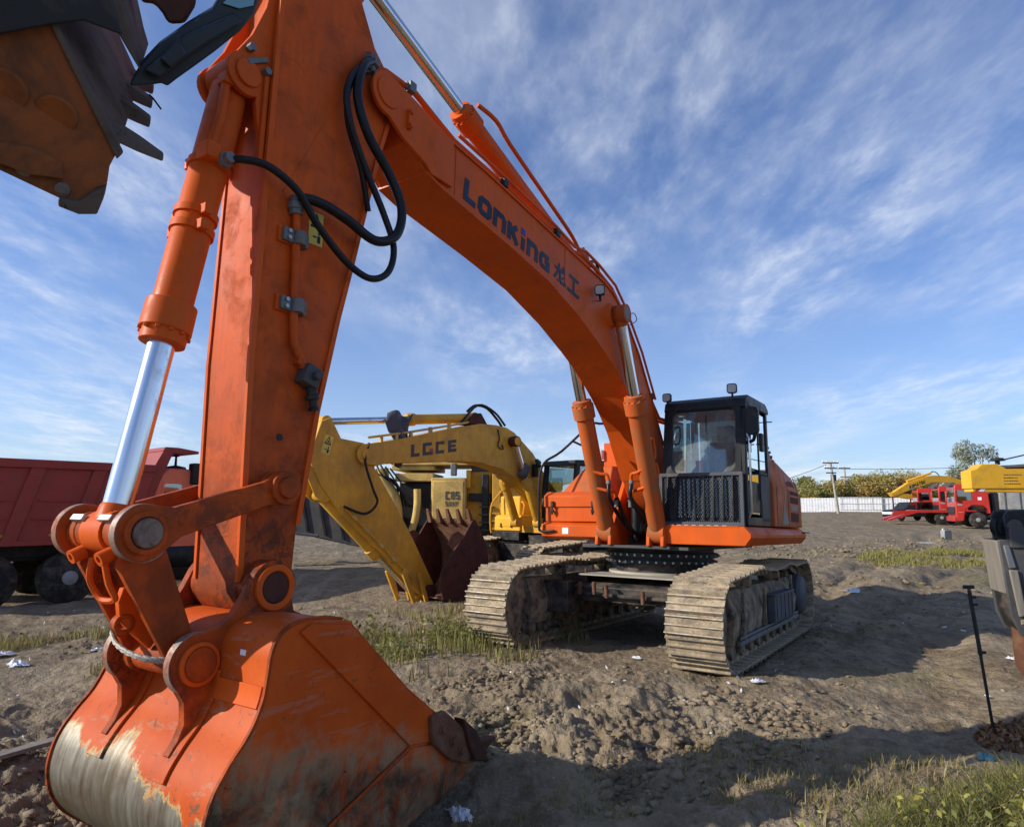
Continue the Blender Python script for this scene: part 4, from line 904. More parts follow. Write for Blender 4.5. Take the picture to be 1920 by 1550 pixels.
MB().tube([(-.21, 6.27, 4.79), (-.18, 5.9, 4.82), (-.17, 5.55, 4.79), (-.17, 5.3, 4.70)], .019, 10, 3).build('steel_line', 'orange', BM)
MB().tube([(-.10, 4.80, 5.40), (-.14, 4.55, 5.36), (-.14, 4.3, 5.24), (-.13, 3.5, 4.98), (-.12, 2.95, 4.80), (-.12, 2.7, 4.63)], .022, 10, 4).build('steel_line', 'orange', AC)
MB().tube([(.10, 4.80, 5.40), (.14, 4.55, 5.36), (.14, 4.3, 5.24), (.13, 3.5, 4.98), (.12, 2.95, 4.80), (.12, 2.7, 4.63)], .022, 10, 4).build('steel_line', 'orange', AC)
for (y, z, a) in ((5.80, 4.94, 0), (4.45, 4.75, 5), (3.42, 4.645, 5), (1.60, 4.22, 45), (.72, 3.30, 52)):
    b = MB(); b.box((-.12, y, z-.01), (.19, .07, .085), Matrix.Rotation(R(a), 3, 'X')); b.cyl((-.15, y-.045, z), (-.15, y+.045, z), .042, n=12); b.box((-.12, y, z-.09), (.06, .05, .12)); b.build('line_clamp', 'steel_dull' if y > 5 else 'black', BM, .004)
hose([(-.16, 2.55, 4.62), (-.14, 2.36, 4.68), (-.08, 2.16, 4.58), (-.06, 2.1, 4.36)], .02, BM, sub=5)
MB().tube([(-.2, 1.56, 4.22), (-.24, 1.45, 4.28), (-.25, 1.38, 4.2), (-.2, 1.48, 4.12)], .006, 6, 4).build('loose_wire', 'hose', BM)
# lines and hoses at the boom cylinders
for s in (-1, 1):
    for k, (y0, z0, xx) in enumerate(((1.32, 2.32, .30), (1.22, 2.10, .24))):
        MB().tube([(s*.43, y0+.02, z0+.30-.1*k), (s*.47, y0+.06, z0+.05), (s*.40, y0+.16, z0-.08), (s*(xx-.04), y0+.13, z0-.15), (s*(xx-.13), y0+.1, z0-.17), (s*(xx-.14), y0+.08, z0-.30)], .022, 10, 4).build('steel_line', 'orange', EX)
        hose([(s*(xx-.14), y0+.08, z0-.28), (s*(xx-.15), y0+.07, 1.85), (s*(xx-.12), .98, 1.60), (s*.06, .82, 1.42), (s*.03, .55, 1.36)], .027, EX, sub=5)
        b = MB(); b.lathe((s*(xx-.14), y0+.08, z0-.24), (0, 0, -1), [(0, .03), (.04, .036), (.05, .027), (.12, .026)], 10); b.build('hose_fitting', 'steel_dull', EX)

# ------------- bucket linkage
P1 = (6.83, 1.66); P2 = (7.61, 1.40); P3 = (7.27, .75); P4 = (6.85, 1.10)
def bar2(a, c, wa, wc, ra, rc, bend=0):
    """outline of a flat link with round ends"""
    a, c = V(a), V(c); d = (c-a).normalized(); n_ = V((-d.y, d.x)); an = math.degrees(math.atan2(d.y, d.x))
    p = arc(a.x, a.y, ra, an+60, an+300, 12)
    q1 = a+d*(ra*1.25); q2 = c-d*(rc*1.25); mid = (a+c)/2
    p += [tuple(q1-n_*wa), tuple(mid-n_*((wa+wc)/2+bend)), tuple(q2-n_*wc)]+arc(c.x, c.y, rc, an-120, an+120, 12)+[tuple(q2+n_*wc), tuple(mid+n_*((wa+wc)/2-bend)), tuple(q1+n_*wa)]
    return p
for s in (-1, 1):
    ln = MB().prism(bar2(P1, P2, .068, .076, .10, .138), s*.265, s*.325).build('idler_link', 'orange_worn', EX, .008)
    MB().prism(bar2((7.02, 1.595), (7.42, 1.465), .035, .035, .03, .03), s*.32, s*.328).build('link_rib', 'orange_worn', ln)
    MB().ring((s*.27, *P2), (s*.32, *P2), .1410, .12, 40).build('worn_rim', 'edge_steel', ln)
    MB().ring((s*.32, *P2), (s*.35, *P2), .104, .076, 28).build('boss_ring', 'orange_worn', ln, .005)
    MB().cyl((s*.3, *P2), (s*.365, *P2), .072, n=26).build('pin', 'pin_face', ln, .006)
    MB().ring((s*.32, *P1), (s*.355, *P1), .098, .06, 24).build('boss_ring', 'orange_worn', ln, .005)
    MB().cyl((s*.3, *P1), (s*.385, *P1), .062, n=22).build('pin', 'orange_worn', ln, .008)
b = MB(); b.cyl((-.262, *P2), (-.085, *P2), .095, n=24); b.cyl((.085, *P2), (.262, *P2), .095, n=24)
for s in (-1, 1):
    hp_ = bar2(P2, P3, .12, .085, .10, .10); b.prism(hp_, s*.17, s*.215)
b.prism([(7.50, 1.20), (7.53, 1.22), (7.28, .86), (7.24, .87)], -.17, .17)
b.cyl((-.262, *P3), (.262, *P3), .085, n=24)
HL = b.build('bucket_link', 'orange_worn', EX, .007)
for x in (-.14, .14):
    MB().box((x, P2[0]+.085, P2[1]+.06), (.12, .05, .035), Matrix.Rotation(R(30), 3, 'X')).build('lock_plate', 'steel', HL, .004)
    MB().ring((x-.02, P2[0]+.06, P2[1]-.10), (x-.02, P2[0]+.12, P2[1]-.13), .035, .018, 14).build('pin_lug', 'orange', HL)
# stop frame and lifting eye on the front of the link
MB().tube([(.05, 7.66, 1.27), (.055, 7.66, 1.17), (.04, 7.63, 1.10), (.0, 7.61, 1.065), (-.10, 7.60, 1.075), (-.10, 7.64, 1.15), (-.09, 7.67, 1.27)], .016, 6, 3).build('stop_frame', 'orange', HL)
b = MB(); b.prism([(7.53, 1.12), (7.545, 1.05), (7.53, .97), (7.49, .92), (7.45, .88), (7.36, .80), (7.32, .86), (7.40, 1.0), (7.48, 1.12)], -.03, .015); LE = b.build('lifting_eye', 'orange', HL, .006)
MB().ring((-.035, 7.505, .94), (.02, 7.505, .94), .052, .028, 24).build('eye_ring', 'orange_worn', LE, .006)
# wire rope slung round the link (two twisted strands)
rp = []
for i in range(61):
    a = 2*math.pi*i/60; rp.append(V((.02+.255*math.cos(a), 7.335+.155*math.sin(a), .84+.05*math.sin(a*1.0+2)+.02*math.cos(a))))
for ph in (0, math.pi*2/3, math.pi*4/3):
    q = [p+V((.008*math.cos(i*1.1+ph), .004*math.sin(i*1.1+ph), .010*math.sin(i*1.1+ph))) for i, p in enumerate(rp)]
    o = MB().tube(q, .0085, 6).build('rope_strand', 'rope', HL)

# ------------- bucket
S = [(6.64, .93), (6.80, .965), (6.95, .97), (7.05, .95), (7.115, .905), (7.15, .83), (7.16, .74), (7.18, .61), (7.24, .48), (7.33, .37), (7.40, .26), (7.43, .15), (7.43, .05), (7.39, -.07), (7.30, -.18), (7.15, -.28), (6.9, -.36), (6.5, -.37), (6.0, -.28), (5.6, -.19), (5.42, -.14)]
def smooth2(P, k=4):
    q = []
    for i in range(len(P)-1):
        p0, p1, p2, p3 = [V(P[j]) for j in (max(i-1, 0), i, i+1, min(i+2, len(P)-1))]
        for t in [x/k for x in range(k)]: q.append(tuple(.5*((2*p1)+(-p0+p2)*t+(2*p0-5*p1+4*p2-p3)*t*t+(-p0+3*p1-3*p2+p3)*t**3)))
    return q+[P[-1]]
S2 = smooth2(S)
def offset(P, d):
    r = []
    for i in range(len(P)):
        a, c = V(P[max(i-1, 0)]), V(P[min(i+1, len(P)-1)]); t = (c-a).normalized(); r.append((P[i][0]+t.y*d, P[i][1]-t.x*d))
    return r
HW = .742
inn = offset(S2, .035); out_ = S2
BK = MB(); BK.prism(out_+inn[::-1], -HW, HW)
BKo = BK.build('bucket', 'bucket_shell', EX, .004)
ck = [p for p in offset(S2, .006)]+[(5.50, -.08), (5.66, .10), (5.84, .27), (6.16, .50)]
rim = offset(S2, -.006)
for s in (-1, 1):
    c_ = MB().prism(ck, s*(HW-.028), s*(HW+.004)).build('cheek_plate', 'bucket_cheek', BKo, .004)
    pa = [(7.00, .915), (6.93, .95), (6.66, .915), (6.18, .49), (5.86, .26), (5.73, .12), (6.13, .165)]
    MB().prism(pa, s*(HW+.004), s*(HW+.022)).build('side_plate', 'bucket_cheek', c_, .006)
    pb = [(6.12, .145), (5.73, .10), (5.52, -.07), (5.50, -.14), (6.0, -.25), (6.5, -.34), (6.9, -.335), (7.02, -.26), (6.72, -.07)]
    MB().prism(pb, s*(HW+.004), s*(HW+.020)).build('side_plate', 'bucket_cheek', c_, .006)
    MB().tube([(s*(HW+.02), 6.13, .155), (s*(HW+.02), 6.72, -.075), (s*(HW+.018), 7.03, -.265)], .010, 6).build('weld_bead', 'orange_worn', c_)
    # side cutter with bolts
    sc_ = [(5.98, .30), (5.86, .315), (5.70, .20), (5.52, .06), (5.50, -.02), (5.62, -.06), (5.78, .0), (5.96, .14)]
    k_ = MB().prism(sc_, s*(HW+.022), s*(HW+.062)).build('side_cutter', 'rust', c_, .01)
    for y, z in ((5.88, .215), (5.77, .12), (5.68, .04)): MB().lathe((s*(HW+.06), y, z), (s, 0, 0), [(0, .04), (.010, .038), (.012, .026), (.026, .026)], 6).build('bolt', 'rust', k_)
    MB().prism([(5.70, .24), (5.56, .14), (5.42, -.03), (5.44, -.09), (5.56, -.05), (5.62, .05)], s*(HW+.0), s*(HW+.09)).build('corner_adapter', 'rust_dark', c_, .01)
    # ears
    er = [(6.55, .90), (6.70, .96), (6.725, 1.05)]+arc(6.85, 1.10, .15, 180, 30, 12)+[(7.03, 1.07), (7.09, .98), (7.16, .925)]+arc(7.27, .75, .15, 100, -50, 12)+[(7.325, .57), (7.315, .47), (7.34, .40), (7.385, .335), (7.33, .32), (7.15, .5), (7.05, .7), (6.9, .88)]
    e_ = MB().prism(er, s*.272, s*.328).build('ear', 'orange_worn', BKo, .006)
    MB().ring((s*.276, *P3), (s*.324, *P3), .1535, .13, 40).build('worn_rim', 'edge_steel', e_)
    MB().ring((s*.325, *P4), (s*.35, *P4), .128, .09, 30).build('boss_ring', 'orange', e_, .006)
    MB().cyl((s*.30, *P4), (s*.345, *P4), .088, n=26).build('pin', 'rust_dark', e_, .006)
    MB().ring((s*.325, *P3), (s*.352, *P3), .108, .084, 30).build('boss_ring', 'orange', e_, .006)
    MB().cyl((s*.30, *P3), (s*.362, *P3), .084, n=26).build('pin', 'orange_worn', e_, .008)
    # backing pad under each ear, following the shell
    ix = [i for i, p in enumerate(S2) if .22 < p[1] < .74 and p[0] > 7]
    pp = [S2[i] for i in ix]; q = offset(pp, -.016)
    MB().prism(pp+q[::-1], s*.30-.075, s*.30+.075).build('backing_pad', 'bucket_shell', e_, .003)
    # proud rim of the shell edge
    MB().prism(out_[2:60]+offset(S2, -.012)[2:60][::-1], s*(HW-.008), s*(HW+.010)).build('shell_rim', 'orange_worn', BKo)
for z0, z1, x in ((.72, .1, .22),):
    pass
b = MB(); q = [p for p in S2 if .56 < p[1] < .70 and p[0] > 7]; b.prism(q+offset(q, -.012)[::-1], -HW+.02, -.36); b.build('weld_step', 'orange', BKo, .003); MB().prism(q+offset(q, -.012)[::-1], .36, HW-.02).build('weld_step', 'orange', BKo, .003)
MB().box((-.52, 7.153, .80), (.045, .004, .05)).build('paper_tag', 'white', BKo)
for k in range(5):
    x = -.66+k*.33
    b = MB(); b.add([(x-.07, 5.70, -.19), (x+.07, 5.70, -.19), (x+.07, 5.66, -.06), (x-.07, 5.66, -.06), (x-.05, 5.40, -.14), (x+.05, 5.40, -.14), (x+.05, 5.40, -.02), (x-.05, 5.40, -.02), (x-.045, 5.14, -.035), (x+.045, 5.14, -.035), (x+.045, 5.14, -.02), (x-.045, 5.14, -.02)],
           [(3, 2, 1, 0), (0, 1, 5, 4), (1, 2, 6, 5), (2, 3, 7, 6), (3, 0, 4, 7), (4, 5, 9, 8), (5, 6, 10, 9), (6, 7, 11, 10), (7, 4, 8, 11), (8, 9, 10, 11)])
    b.build('tooth', 'rust_dark', BKo, .008)

# ------------------------------------------------------------------ yellow crawler excavator behind
def place(x, y, dz=0): return (x, y, gz(x, y)+dz)
YX = thing('crawler_excavator', 'yellow crawler excavator with black lettering on its boom and a rusty red bucket', 'excavator', (1.06, 16.5, .0), R(136))
for s in (-1, 1): crawler(YX, s)
b = MB(); b.box((0, 0, .7), (2.0, 1.8, .4)); b.cyl((0, 0, .85), (0, 0, 1.12), .7, n=40); b.build('car_body', 'frame_black', YX, .01)
b = MB(); b.box((0, -.9, 1.25), (2.7, 3.3, .16)); b.prism([(-1.4, 1.18), (-1.4, 1.4), (-.44, 1.4), (-.44, 1.18)], -2.4, 1.05, 'Y'); b.build('deck', 'yellow', YX, .01)
b = MB(); b.prism([(.80, 1.20), (.80, 1.52), (.72, 1.58), (-.4, 1.58), (-.4, 1.20)], .42, 1.30); tb = b.build('toolbox', 'yellow_bright', YX, .02)
b = MB(); b.box((.86, .805, 1.40), (.62, .02, .20)); b.build('toolbox_door', 'yellow_bright', tb, .01)
for x in (.70, 1.05): MB().box((x, .82, 1.33), (.04, .02, .10)).build('latch', 'black', tb)
b = MB(); b.box((.86, .5, 1.08), (.9, .7, .2)); b.build('skirt', 'black', YX, .01)
b = MB(); b.prism([(-.3, 1.3), (-.3, 2.2), (-.6, 2.42), (-2.3, 2.35), (-2.5, 2.1), (-2.5, 1.3)], -.45, 1.35); b.build('engine_cover', 'yellow', YX, .03)
b = MB(); b.box((1.0, .1, 1.8), (.7, .9, .5)); b.build('fuel_tank', 'yellow_bright', YX, .04)
for pts in ([(1.36, .8, 1.15), (1.38, .85, 1.2), (1.38, .85, 1.75), (1.30, .7, 2.05), (.98, .3, 2.6), (.98, -.2, 2.6)], [(1.34, .5, 1.6), (1.34, .5, 1.9), (.6, .5, 1.9), (.6, .5, 1.6)]): MB().tube(pts, .024, 8, 3).build('handrail', 'yellow', YX)
b = MB()
for x in (-.45, -1.35):
    b.prism([(.95, 1.4), (.95, 2.0), (.85, 2.75), (.74, 2.75), (.84, 2.0), (.84, 1.4)], x-.05, x+.05); b.prism([(-.4, 1.4), (-.4, 2.75), (-.5, 2.75), (-.5, 1.4)], x-.05, x+.05)
b.prism([(.92, 2.72), (.85, 2.84), (-.4, 2.88), (-.55, 2.8), (-.55, 2.72)], -.4, -1.4); b.box((-.9, .9, 1.62), (.9, .08, .45)); cb2 = b.build('cab', 'black', YX, .02)
for p in ([(-.5, .90, 1.85), (-1.3, .90, 1.85), (-1.3, .82, 2.7), (-.5, .82, 2.7)], [(-.40, .8, 1.85), (-.40, -.4, 1.85), (-.40, -.4, 2.7), (-.40, .75, 2.7)], [(-1.4, .8, 1.6), (-1.4, -.4, 1.6), (-1.4, -.4, 2.7), (-1.4, .75, 2.7)]):
    MB().add(p, [(0, 1, 2, 3)]).build('pane', 'glass_side', cb2, ang=0)
b = MB(); b.box((-.9, 0, 1.75), (.5, .5, .25)); b.prism([(-.2, 1.85), (0, 1.85), (-.06, 2.5), (-.2, 2.5)], -1.12, -.68); b.build('seat', 'seat', cb2, .03)
b = MB(); b.tube([(-.36, .95, 2.80), (-.40, 1.10, 2.85), (-.55, 1.16, 2.70)], .05, 8, 3); b.box((-.36, 1.12, 2.62), (.12, .10, .30)); b.build('mirror', 'black', cb2, .01)
yb = [(5.74, 2.92), (5.29, 3.0), (4.79, 3.11), (3.25, 3.48), (2.75, 3.58), (2.29, 3.59), (1.95, 3.56), (1.70, 3.47), (1.05, 3.02), (.60, 2.5), (.2, 2.15), (.1, 1.9), (.28, 1.72), (.52, 1.75), (.9, 2.0), (1.2, 2.18), (1.51, 2.33), (1.8, 2.5), (2.12, 2.62), (2.78, 2.73), (3.39, 2.73), (5.21, 2.59), (5.45, 2.53), (5.6, 2.56)]
YB = MB().prism(yb, -.25, .25).build('boom', 'yellow', YX, .012)
for s in (-1, 1):
    MB().prism([(5.2, 2.60), (5.2, 3.0), (5.6, 2.94)]+arc(5.69, 2.74, .19, 90, -95, 12)+[(5.45, 2.54)], s*.252, s*.285).build('fork_plate', 'yellow', YB, .006)
    MB().cyl((s*.28, 5.69, 2.74), (s*.31, 5.69, 2.74), .10, n=20).build('pin_cap', 'yellow', YB, .006)
    MB().cyl((s*.25, 1.80, 3.25), (s*.45, 1.80, 3.25), .12, n=20).build('pin_boss', 'rust_dark', YB, .006)
    ram(YX, s*.36, (1.0, 1.42), (1.80, 3.25), .10, .06, .55, m_b='yellow')
    MB().box((s*.36, 1.50, 2.60), (.19, .2, .34), Matrix.Rotation(R(23), 3, 'X')).build('rag_wrap', 'grey_panel', YX, .05)
ram(YX, 0, (2.79, 3.72), (6.42, 3.30), .105, .065, .50, m_b='yellow', collar=.2)
MB().prism([(2.5, 3.57), (2.7, 3.82), (2.9, 3.80), (3.1, 3.55)], -.2, .2).build('cylinder_bracket', 'rust_dark', YB, .01)
MB().tube([(0, 2.95, 3.85), (-.05, 2.75, 4.0), (-.05, 2.4, 3.98), (-.08, 2.1, 3.75), (-.08, 1.95, 3.6)], .03, 8, 4).build('hydraulic_hose', 'hose', YB)
MB().tube([(-.1, 3.2, 3.58), (-.14, 2.75, 4.0), (-.14, 2.25, 3.90), (-.14, 1.9, 3.62)], .026, 8, 4).build('hydraulic_hose', 'hose', YB)
MB().tube([(-.17, 5.6, 3.06), (-.17, 4.6, 3.25), (-.17, 3.3, 3.53), (-.17, 2.9, 3.62)], .024, 8).build('steel_line', 'yellow_pale', YB)
for y, z in ((5.3, 3.03), (4.95, 3.10), (4.6, 3.19), (4.1, 3.31), (3.6, 3.43)): MB().box((-.17, y, z+.02), (.08, .05, .12)).build('line_clamp', 'yellow_pale', YB)
MB().tube([(-.26, 2.25, 3.5), (-.28, 2.22, 3.3), (-.28, 2.26, 3.12), (-.28, 2.1, 3.06), (-.27, 2.12, 3.16)], .014, 6, 4).build('loose_cable', 'hose', YB)
lettering(YB, 'LQCE', (-.2515, 4.64, 2.745), (0, -1.26, .20), (0, 0, 1), (-1, 0, 0), .245, 'grey_dark', gap=.22, xs=1.17)
b = MB(); b.add([(-.2545, 4.20, 2.93), (-.2545, 4.10, 2.95), (-.2545, 4.06, 2.83)], [(0, 1, 2)]); b.build('lettering_accent', 'red_bright', YB, ang=0)
ys = [(6.40, 3.36), (6.58, 3.28), (6.80, 2.62), (6.56, 2.16), (6.12, 1.66), (5.18, .88), (4.30, .10), (4.12, .0), (3.97, .10), (3.97, .28), (4.5, 1.16), (4.9, 1.76), (5.44, 2.5), (5.46, 2.78), (5.70, 2.95), (6.18, 3.0)]
YS = MB().prism(ys, -.2, .2).build('stick', 'yellow', YX, .012)
warning(YS, (-.2005, 6.58, 2.72), (0, -1, -.25), (0, -.25, 1), (-1, 0, 0), .17, .34)
for s in (-1, 1): MB().prism([(6.72, 2.55), (6.80, 2.3), (6.62, 1.95), (6.45, 1.84), (6.30, 1.9), (6.5, 2.15)], s*.13, s*.17).build('cylinder_ear', 'yellow', YS, .006)
ram(YX, 0, (6.45, 1.98), (4.22, -.02), .10, .055, .57, m_b='yellow')
MB().tube([(-.23, 6.05, 1.74), (-.23, 5.2, 1.02), (-.23, 4.5, .40)], .022, 8).build('steel_line', 'yellow', YS)
for t in (.12, .3, .5, .7, .88):
    p = V((-.23, 6.05, 1.74)).lerp(V((-.23, 4.5, .40)), t); MB().box(p, (.05, .12, .05), Matrix.Rotation(R(40), 3, 'X')).build('line_clamp', 'yellow_pale', YS)
MB().tube([(-.26, 5.62, 2.95), (-.30, 5.72, 2.6), (-.33, 5.55, 2.1), (-.33, 5.45, 1.85), (-.32, 5.7, 1.65), (-.25, 6.1, 1.78)], .024, 8, 5).build('hydraulic_hose', 'hose', YS)
for s in (-1, 1):
    MB().prism([(4.72, .60), (4.80, .52), (4.52, -.06), (4.44, -.02)], s*.24, s*.29).build('idler_link', 'yellow', YX, .006)
    MB().prism([(4.35, .52), (4.42, .48), (4.22, -.08), (4.14, -.06)], s*.24, s*.29).build('idler_link', 'yellow', YX, .006)
MB().cyl((-.3, 4.08, .14), (.3, 4.08, .14), .12, n=20).build('hinge_pin', 'rust_dark', YX)
SY = smooth2([(3.34, 1.52), (3.10, 1.15), (2.98, .8), (2.98, .45), (3.12, .15), (3.4, -.03), (3.8, -.06), (4.15, .02)], 3)
b = MB(); b.prism(SY+offset(SY, -.035)[::-1], -.72, .72); YK = b.build('bucket', 'rust', YX, .004)
for s in (-1, 1): MB().prism(SY+[(4.25, .30), (4.20, .55), (3.75, 1.05), (3.42, 1.50)], s*.69, s*.735).build('cheek_plate', 'rust_dark', YK, .006); MB().prism([(3.95, .95), (4.05, 1.05), (3.95, 1.25), (3.8, 1.3), (3.62, 1.2)], s*.70, s*.75).build('side_cutter', 'rust', YK, .006)
for k in range(5):
    x = -.64+k*.32
    MB().add([(x-.06, 3.30, 1.42), (x+.06, 3.30, 1.42), (x+.06, 3.42, 1.44), (x-.06, 3.42, 1.44), (x-.035, 3.46, 1.74), (x+.035, 3.46, 1.74), (x+.035, 3.50, 1.74), (x-.035, 3.50, 1.74)], [(3, 2, 1, 0), (0, 1, 5, 4), (1, 2, 6, 5), (2, 3, 7, 6), (3, 0, 4, 7), (4, 5, 6, 7)]).build('tooth', 'rust', YK, .008)
YX.location.z = gz(1.06, 16.5)
# rag hanging over the stick ram
b = MB(); n = 9; vs = []
for j in range(7):
    for i in range(n):
        u = i/(n-1)-.5; t = j/6
        vs.append((-.16-.05*math.sin(u*9+j*.8), 4.85+u*(.55-.30*t)+.06*math.sin(j*1.3), 3.60-t*1.02+.05*math.sin(u*7+j)))
b.add(vs, [(j*n+i, j*n+i+1, (j+1)*n+i+1, (j+1)*n+i) for j in range(6) for i in range(n-1)])
rg_ = b.build('rag', 'grey_panel'); sd = rg_.modifiers.new('solid', 'SOLIDIFY'); sd.thickness = .02
rg_.matrix_world = Matrix.Translation((1.06, 16.5, gz(1.06, 16.5))) @ Matrix.Rotation(R(136), 4, 'Z'); tag(rg_, 'grey-blue rag hanging over the yellow excavator ram', 'rag')

# ------------------------------------------------------------------ yellow milling machine with dark conveyor
MX = thing('milling_machine', 'faded yellow road milling machine with open engine bay behind the yellow excavator', 'machine', (-1.55, 20.6, gz(-1.5, 21)), R(-4))
px = 20.6/FPX; g0 = MX.location.z
def lx(p): return (p-867)*px
def lz(p): return EYE.z+(949-p)*px-g0
def mbx(name, x0, x1, y0, y1, d0, d1, mt, par=None, bv=.02): return MB().box(((lx(x0)+lx(x1))/2, (d0+d1)/2, (lz(y0)+lz(y1))/2), (abs(lx(x1)-lx(x0)), d1-d0, abs(lz(y0)-lz(y1)))).build(name, mt, par or MX, bv)
cab_ = mbx('cabinet', 813, 876, 897, 985, -.3, 1.4, 'yellow_pale')
mbx('cabinet_door', 816, 873, 903, 972, -.33, -.29, 'yellow_pale', cab_)
lettering(cab_, 'C8S', (lx(840), -.34, lz(937)), (1, 0, 0), (0, 0, 1), (0, -1, 0), .25, 'grey_dark', gap=.12, xs=.62)
lettering(cab_, 'SANY', (lx(840), -.34, lz(949)), (1, 0, 0), (0, 0, 1), (0, -1, 0), .155, 'grey_dark', gap=.1, xs=.66)
mbx('frame_block', 876, 1000, 882, 1005, .2, 2.4, 'yellow'); mbx('black_panel', 880, 922, 925, 940, .0, .19, 'black'); mbx('black_panel', 905, 917, 890, 1000, -.05, .18, 'black')
mbx('yellow_post', 876, 884, 882, 915, -.1, .15, 'yellow'); mbx('grey_box', 884, 940, 868, 884, .1, 2.2, 'grey_dark'); mbx('yellow_post', 925, 940, 888, 1000, -.1, .15, 'yellow')
mbx('roof_plate', 735, 905, 868, 873, -.2, 2.2, 'yellow_pale', None, .01); mbx('roof_plate', 818, 902, 862, 867, .2, 2.0, 'yellow_pale', None, .01); mbx('roof_skirt', 735, 815, 874, 882, -.1, 2.0, 'yellow_pale', None, .01)
mbx('engine_block', 745, 812, 905, 1000, .3, 2.0, 'black'); mbx('engine_beam', 742, 814, 888, 903, -.1, 1.8, 'yellow_pale'); mbx('exhaust_box', 848, 858, 870, 893, -.25, 0, 'steel_dull')
for a in ([(718, 880), (722, 905), (742, 935), (748, 980)], ): MB().tube([(lx(x), -.2, lz(y)) for x, y in a], .21, 14, 5).build('duct', 'yellow_pale', MX)
MB().tube([(lx(787), -.3, lz(918)), (lx(788), -.32, lz(945)), (lx(784), -.3, lz(975)), (lx(774), -.2, lz(1002))], .11, 12, 4).build('duct', 'yellow_pale', MX)
for k in range(5): MB().tube([(lx(700+k*9), -.35, lz(868+3*k)), (lx(712+k*12), -.4, lz(890+k*5)), (lx(745+k*6), -.3, lz(905+9*k)), (lx(752+k*6), -.1, lz(950))], .03, 6, 4).build('hose', 'hose', MX)
for k in range(4): MB().box((lx(915), -.12, lz(950+14*k)), (.45, .12, .04)).build('ladder_step', 'black', MX)
for x0, x1 in ((745, 830), (870, 985)): mbx('crawler_unit', x0, x1, 1002, 1051, -.1, .7, 'black', None, .12)
mbx('chassis', 740, 990, 985, 1010, .0, 2.0, 'black')
cv = [(lx(470), lz(868)), (lx(560), lz(872)), (lx(700), lz(955)), (lx(745), lz(962)), (lx(742), lz(1012)), (lx(690), lz(1021)), (lx(551), lz(993)), (lx(470), lz(975))]
CV = MB().prism(cv, -.9, .1, 'Y').build('conveyor', 'grey_dark', MX, .03)
for k in range(7):
    t = k/6; MB().prism([(lx(480+200*t), lz(885+70*t)), (lx(484+200*t), lz(885+70*t)), (lx(500+200*t), lz(975+40*t)), (lx(496+200*t), lz(975+40*t))], -.95, -.89, 'Y').build('conveyor_rib', 'black', CV)
b = MB(); b.lathe((lx(556), -1.1, lz(1002)), (-.2, 0, -1), [(0, .16), (.25, .24), (.5, .22), (.62, .10)], 16); b.build('chute', 'grey', CV)
MB().tube([(lx(548), -1.0, lz(985)), (lx(580), -1.0, lz(998)), (lx(620), -1.0, lz(1002))], .05, 6).build('tow_bar', 'grey_panel', CV)

# ------------------------------------------------------------------ red dump truck on the left
H_ = R(40); DT = thing('dump_truck', 'faded red dump truck with ribbed tipping body at the left edge', 'dump truck', (-9.9, 14.55, gz(-9.3, 14)), math.pi/2-H_)
# local: x forward, y left, z up
SD = -1.25
sb = [(-3.6, 1.22), (-3.6, 2.86), (1.45, 2.86), (1.62, 3.22), (1.85, 3.22), (1.70, 2.80), (1.10, 1.22)]
b = MB()
b.prism([(x, z) for x, z in sb], SD, SD+.06, 'Y'); b.prism([(x, z) for x, z in sb], -SD-.06, -SD, 'Y')
b.add([(1.62, SD, 3.22), (1.62, -SD, 3.22), (1.10, -SD, 1.22), (1.10, SD, 1.22), (1.70, SD, 3.2), (1.70, -SD, 3.2), (1.18, -SD, 1.22), (1.18, SD, 1.22)], [(0, 1, 2, 3), (7, 6, 5, 4)])
b.box((-1.25, 0, 1.25), (4.7, 2.5, .08))
DB = b.build('tipper_body', 'red_faded', DT, .015)
b = MB(); b.prism([(1.60, 3.215), (1.66, 3.31), (1.95, 3.31), (2.42, 3.25), (2.42, 3.19), (1.95, 3.17)], SD, -SD, 'Y'); b.build('cab_protector', 'red_faded', DB, .01)
b = MB(); b.box((-1.07, SD-.03, 2.80), (5.06, .10, .17)); b.box((-1.2, SD-.02, 1.25), (4.75, .08, .10)); b.build('side_rail', 'red_faded', DB, .015)
for x in (-3.1, -2.0, -.9, .2, 1.15): MB().prism([(x-.34, 1.27), (x-.08, 1.27), (x+.30, 2.74), (x+.04, 2.74)], SD-.055, SD+.0, 'Y').build('body_rib', 'red_faded', DB, .02)
for z in (1.72, 2.08):
    for x in (-2.6, -1.48, -.38): MB().box((x+(z-1.7)*.25, SD-.012, z), (.78, .03, .035)).build('body_strip', 'red_faded', DB, .005)
for x in (-2.7, -1.45, -.2): MB().box((x, SD-.006, 1.40), (.5, .012, .05)).build('reflector_strip', 'tan_reflector', DB)
b = MB()
for y in (-.4, .4): b.box((.2, y, .98), (7.2, .12, .24))
b.box((-1.0, 0, 1.05), (4.2, 1.1, .24)); b.build('chassis', 'black', DT, .01)
